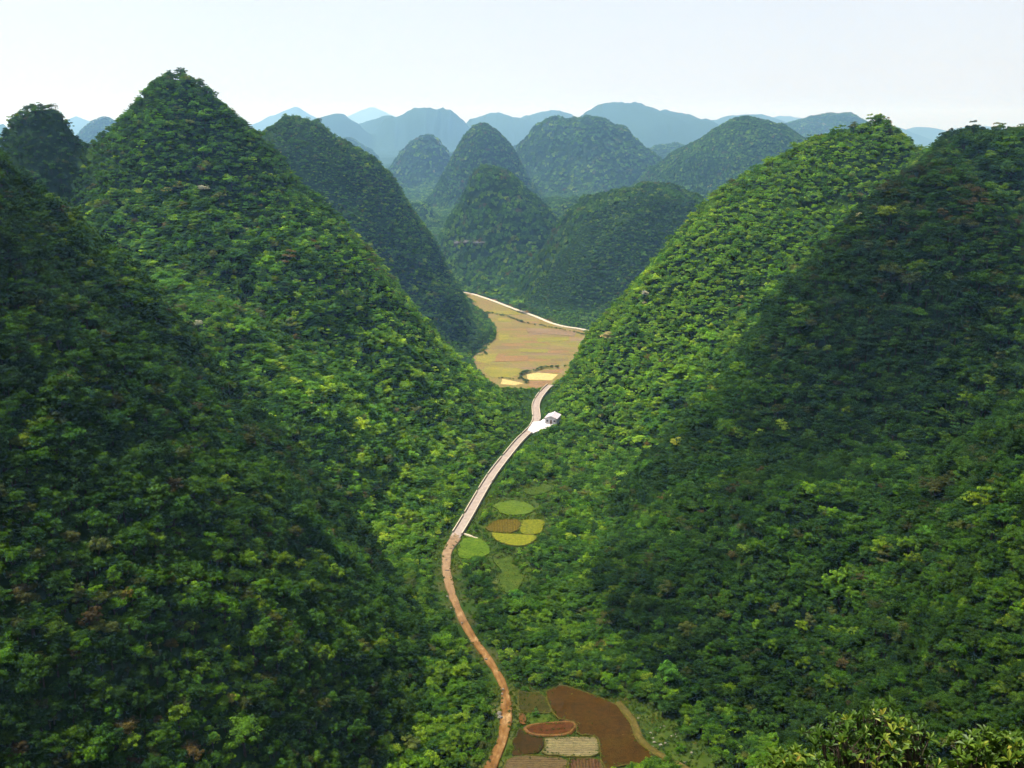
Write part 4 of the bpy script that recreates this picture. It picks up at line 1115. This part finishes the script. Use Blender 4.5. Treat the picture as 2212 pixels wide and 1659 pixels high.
T_, zt, patk, onk = T_[kt], np.maximum(zt[kt], np.where(onf[kt] >= 0, .14, -9)), pat[kt], onf[kt]
c_ = len(T_); print('tufts', c_)
me = bpy.data.meshes.new('grass'); me.vertices.add(c_)
me.vertices.foreach_set('co', np.stack([T_[:, 0], T_[:, 1], zt - .04], 1).astype(np.float32).ravel())
pattr(me, 'rot', np.stack([np.zeros(c_), np.zeros(c_), rng.uniform(0, 6, c_)], 1), 'FLOAT_VECTOR')
pattr(me, 'scl', rng.uniform(.5, 1.5, c_) * np.where(onk >= 0, .6, 1.0)); pattr(me, 'proto', 21 + rng.randint(0, 3, c_), 'INT')
GP = np.array([(0.022, 0.045, 0.005), (0.036, 0.062, 0.007), (0.06, 0.08, 0.010), (0.085, 0.08, 0.018)])
pattr(me, 'col', GP[np.clip((patk * 2.2 + 1.2 + rng.normal(size=c_) * .7), 0, 3).astype(int)] * rng.uniform(.8, 1.2, (c_, 1)), 'FLOAT_VECTOR')
o = tag(link('grass', me), 'rough grass and weeds on the valley floor around the plots', kind='stuff')
md = o.modifiers.new('woodland', 'NODES'); md.node_group = NG
for j, q in enumerate([(830, 888), (868, 890), (905, 885), (940, 882), (975, 878)]):
    x, y = ground(*Z5(*q))
    make_tree(x, y, .12, (.16, .14, .2, .17, .15)[j], j * 1.1, 7, (0.03, 0.04, 0.008), 'tiny dark bush in the row across the oval red plot', 'bushes on the oval red plot', 'bush')

# dark grove standing on the plain's left edge, and the tree by the far road
for j, (q, s) in enumerate([((530, 640), 1.5), ((560, 660), 1.35), ((590, 640), 1.4), ((630, 610), 1.3), ((660, 590), 1.2), ((545, 690), 1.3), ((690, 560), 1.2)]):
    x, y = ground(*Z3(*q), z=ZF)
    make_tree(x, y, ZF + 0.1, s * 1.2, j * 1.3, (2, 0, 5)[j % 3], (0.030, 0.062, 0.016), 'tall dark tree in the grove on the left edge of the plain', 'grove on the left edge of the plain')
x, y = ground(*Z3(935, 345), z=ZF); make_tree(x, y, ZF + 0.2, 1.9, 2, 1, (0.03, 0.055, 0.018), 'dark spreading tree standing on the near side of the far road')

# ------------------------------------------------------------------ rocks
def rock_mesh(seed, r):
    rg = np.random.RandomState(seed)
    bm = bmesh.new(); bmesh.ops.create_icosphere(bm, subdivisions=2, radius=r)
    cuts = [(rg.normal(size=3), rg.uniform(.5, .85)) for _ in range(7)]
    for v in bm.verts:
        p = np.array(v.co)
        for d, k_ in cuts:
            d = d / np.linalg.norm(d); t = p @ d - k_ * r
            if t > 0: p = p - d * t
        v.co = p * rg.uniform(.93, 1.07) * [1, .85, .75]
    me = bpy.data.meshes.new('boulder'); bm.to_mesh(me); bm.free(); me.materials.append(M['rock'])
    return me
RM_ = [rock_mesh(i, 1.0) for i in range(4)]
rk = [((1500, 1595), .9), ((1518, 1627), 1.0), ((1512, 1612), .6), ((1540, 1655), .8), ((1545, 1660), .5), ((1560, 1650), .7), ((1575, 1640), .6), ((1470, 1585), .6), ((1448, 1588), .5),
      ((1595, 1590), .6), ((1610, 1600), .5), ((1580, 1585), .5), ((1630, 1610), .6), ((1640, 1625), .7), ((1720, 1660), .7)]
# positions read in the full-size photograph
rk = [((1444, 1625), .55, 'palest boulder beside the grass track'), ((1449, 1637), .5, 'rounded white boulder just below the palest one'), ((1452, 1646), .7, None), ((1447, 1655), .6, None), ((1455, 1660), .6, None),
      ((1466, 1652), .8, None), ((1476, 1648), .55, None), ((1469, 1653), .5, None), ((1466, 1615), .45, None), ((1474, 1612), .4, None), ((1489, 1634), .5, None), ((1497, 1631), .6, None), ((1502, 1636), .45, None),
      ((1416, 1592), .5, None), ((1405, 1584), .4, None), ((1534, 1670), .6, None), ((1519, 1690), .5, 'white stone beside the track at the bottom edge'), ((1243, 1518), .6, 'grey boulder at the top corner of the ploughed field'), ((1303, 1536), .45, 'small white stone on the upper field edge'), ((1330, 1547), .5, None)]
for j, (q, s, l_) in enumerate(rk):
    x, y = ground(q[0] * K, q[1] * K)
    o = link('boulder', RM_[j % 4], loc=(x, y, float(grid_z(np.array([x]), np.array([y]))[0]) + s * .16))
    o.scale = (s * .8, s * .8, s * .6); o.rotation_euler = (0, 0, j * 1.7)
    tag(o, l_ or 'grey limestone boulder in the grass beside the track', 'boulder', None if l_ else 'boulders beside the grass track')
for j, q in enumerate([(582, 790), (588, 812), (597, 668), (606, 640), (262, 70), (285, 140), (352, 232), (500, 455)]):
    x, y = ground(*Z5(*q)); x -= .3
    o = link('boulder', RM_[(j + 2) % 4], loc=(x, y, .35)); s = .45 if j > 1 else .7
    o.scale = (s, s * 1.3, s * .9); o.rotation_euler = (0, 0, j * 2.1)
    tag(o, 'pale stone on the left verge of the dirt road', 'boulder', 'stones along the dirt road')
# limestone cliff low on the pointed hill
for j, (q, w_, h_) in enumerate([((992, 534), 6, 5), ((1012, 530), 7, 3.5), ((1040, 530), 9, 3)]):
    p = hit(*q, t0=1000); w_ *= 1.3; h_ *= 1.3
    rg = np.random.RandomState(60 + j); gw, gh = 26, 14
    V = []
    for b in range(gh):
        for a in range(gw):
            u, v = a / (gw - 1) * 2 - 1, b / (gh - 1) * 2 - 1
            edge = max(0, 1 - (abs(u) ** 3 + abs(v) ** 3))
            V.append((p[0] + u * w_, p[1] - 7.5 * edge ** .5 + 6 + 1.6 * float(fbm(np.array([a * .45 + j * 9]), np.array([b * .3]), 3)[0]), p[2] + 2 + v * h_ + 1.2 * float(fbm(np.array([a * .3]), np.array([b * .5 + j]), 2)[0])))
    ii = np.arange(gw * gh).reshape(gh, gw)
    Q = np.stack([ii[:-1, :-1].ravel(), ii[:-1, 1:].ravel(), ii[1:, 1:].ravel(), ii[1:, :-1].ravel()], 1)
    tag(link('cliff', np_mesh('cliff', V, Q, M['cliff'])), ['pale bare limestone cliff low on the pointed hill', 'grey limestone cliff step right of the palest cliff', 'low shaded limestone ledge under the pointed hill'][j], 'cliff')

# ------------------------------------------------------------------ leafy shrubs on the slope just below the viewpoint
def leaf_mesh(L_, w_):
    V = [(0, 0, 0), (L_ * .3, -w_ * .6, .012), (L_ * .65, -w_, .02), (L_, 0, -.015), (L_ * .65, w_, .02), (L_ * .3, w_ * .6, .012), (L_ * .33, 0, -.004), (L_ * .68, 0, -.004)]
    Fq = [(0, 1, 6, 6), ]
    me = bpy.data.meshes.new('leaf')
    me.from_pydata(V, [], [(0, 1, 6), (0, 6, 5), (1, 2, 7, 6), (6, 7, 4, 5), (2, 3, 7), (7, 3, 4)])
    me.materials.append(M['shrub_leaf'])
    at = me.attributes.new('v', 'FLOAT', 'FACE'); at.data.foreach_set('value', np.full(6, .5, np.float32))
    return me
LEAF = [leaf_mesh(.17, .032), leaf_mesh(.15, .027), leaf_mesh(.19, .036)]
LV0 = np.array([v.co[:] for v in LEAF[0].vertices]); LF0 = [tuple(p.vertices) for p in LEAF[0].polygons]
def shrub(center_px, t, width, height, label, seed, nros, nsingle):
    d = ray(*center_px); top = np.array([0, 0, CAMZ]) + d * t
    base = np.array([top[0], top[1], float(grid_z(top[0:1], top[1:2])[0])])
    H_ = top[2] - base[2]
    root = bpy.data.objects.new('shrub', None); COL.objects.link(root); root.location = base
    tag(root, label, 'shrub')
    rg = np.random.RandomState(seed)
    ros = []
    for i in range(nros):
        q = rg.normal(size=3); q /= np.linalg.norm(q); q[2] = abs(q[2]) if rg.rand() < .8 else q[2]
        r = rg.uniform(.12, 1) ** .5
        lump = .8 + .35 * math.sin(3 * math.atan2(q[1], q[0]) + seed) * (1 - abs(q[2]))
        ros.append((np.array([q[0] * width * r * lump, q[1] * width * .8 * r * lump, H_ - height * (1 - q[2] * r)]), q))
    fv, ff, fvv, off, ns = [], [], [], 0, 0
    order = sorted(range(nros), key=lambda i: ros[i][0][1] - ros[i][0][2])      # nearest and highest first
    for i in order:
        c, q = ros[i]
        ax = Vector(q * .5 + np.array([0, 0, .9]) + rg.normal(size=3) * .3).normalized()
        m0 = ax.to_track_quat('Z', 'Y').to_matrix()
        nl = rg.randint(6, 10)
        for j in range(nl):
            a = 2.4 * j; pitch = math.radians(rg.uniform(8, 62))
            m1 = m0 @ Matrix.Rotation(a, 3, 'Z') @ Matrix.Rotation(-pitch, 3, 'Y')
            s = rg.uniform(.75, 1.25)
            if ns < nsingle:
                o = link('leaf', LEAF[j % 3], root)
                o.matrix_basis = Matrix.Translation(Vector(c)) @ m1.to_4x4() @ Matrix.Scale(s, 4)
                ns += 1
            else:
                w = LV0 @ np.array(m1).T * s + c
                fv.append(w); ff += [tuple(k_ + off for k_ in f) for f in LF0]; off += len(LV0)
                fvv += [float(np.clip(.5 + rg.normal() * .25, 0, 1))] * len(LF0)
    me = bpy.data.meshes.new('foliage'); me.from_pydata(np.concatenate(fv).tolist(), [], ff); me.materials.append(M['shrub_leaf'])
    at = me.attributes.new('v', 'FLOAT', 'FACE'); at.data.foreach_set('value', np.array(fvv, np.float32))
    o = link('foliage', me, root); o['kind'] = 'stuff'
    for i in range(7):                                            # main stems fork towards the leaf tufts
        a = 2 * math.pi * i / 7 + rg.uniform(-.3, .3)
        e = np.array([math.cos(a) * width * .55, math.sin(a) * width * .45, H_ - height * .45])
        V, q = tube([(math.cos(a) * .12, math.sin(a) * .12, -.3), e * [.35, .35, .5] + rg.normal(size=3) * .08, e], [.035, .024, .012], 6)
        st = link('stem', np_mesh('stem', V, q, M['bark'], smooth=True), root)
        tv, tq, o2 = [], [], 0
        near = sorted(range(nros), key=lambda k_: np.linalg.norm(ros[k_][0] - e))[:max(4, nros // 9)]
        for k_ in near:
            V, q = tube([e * .8 + rg.normal(size=3) * .02, (e + ros[k_][0]) / 2 + [0, 0, -.05], ros[k_][0]], [.014, .009, .005], 4)
            tv.append(V); tq.append(q + o2); o2 += len(V)
        link('twigs', np_mesh('twigs', np.concatenate(tv), np.concatenate(tq), M['bark']), st)
shrub((1900, 1530), 21.0, 1.9, 1.5, 'leafy shrub with pale green leaf tufts at the bottom right', 5, 340, 280)
shrub((1720, 1620), 19.0, 1.0, 0.9, 'lower left shrub of the three leafy ones in the corner', 6, 120, 120)
shrub((2170, 1585), 17.0, 1.1, 1.0, 'leafy shrub cut off by the right edge in the bottom corner', 8, 190, 200)

# ------------------------------------------------------------------ the hazy air of the valley
bmz = float(GZ.min()) - 1.0
top = float(GZ.max()) + 14
mb = MB(); mb.box((0, 12000, (bmz + top) / 2), (36000, 26400, top - bmz))
m, nt, out = new_mat('haze')
pv = nt.nodes.new('ShaderNodeVolumePrincipled')
pv.inputs['Color'].default_value = (0.28, 0.58, 1.0, 1)
pv.inputs['Absorption Color'].default_value = (1, 1, 1, 1)
pv.inputs['Density'].default_value = 1.0e-4
pv.inputs['Anisotropy'].default_value = 0.42
nt.links.new(pv.outputs[0], out.inputs['Volume'])
hz = mb.build('haze', m)
tag(hz, 'blue haze filling the valley air', kind='stuff')
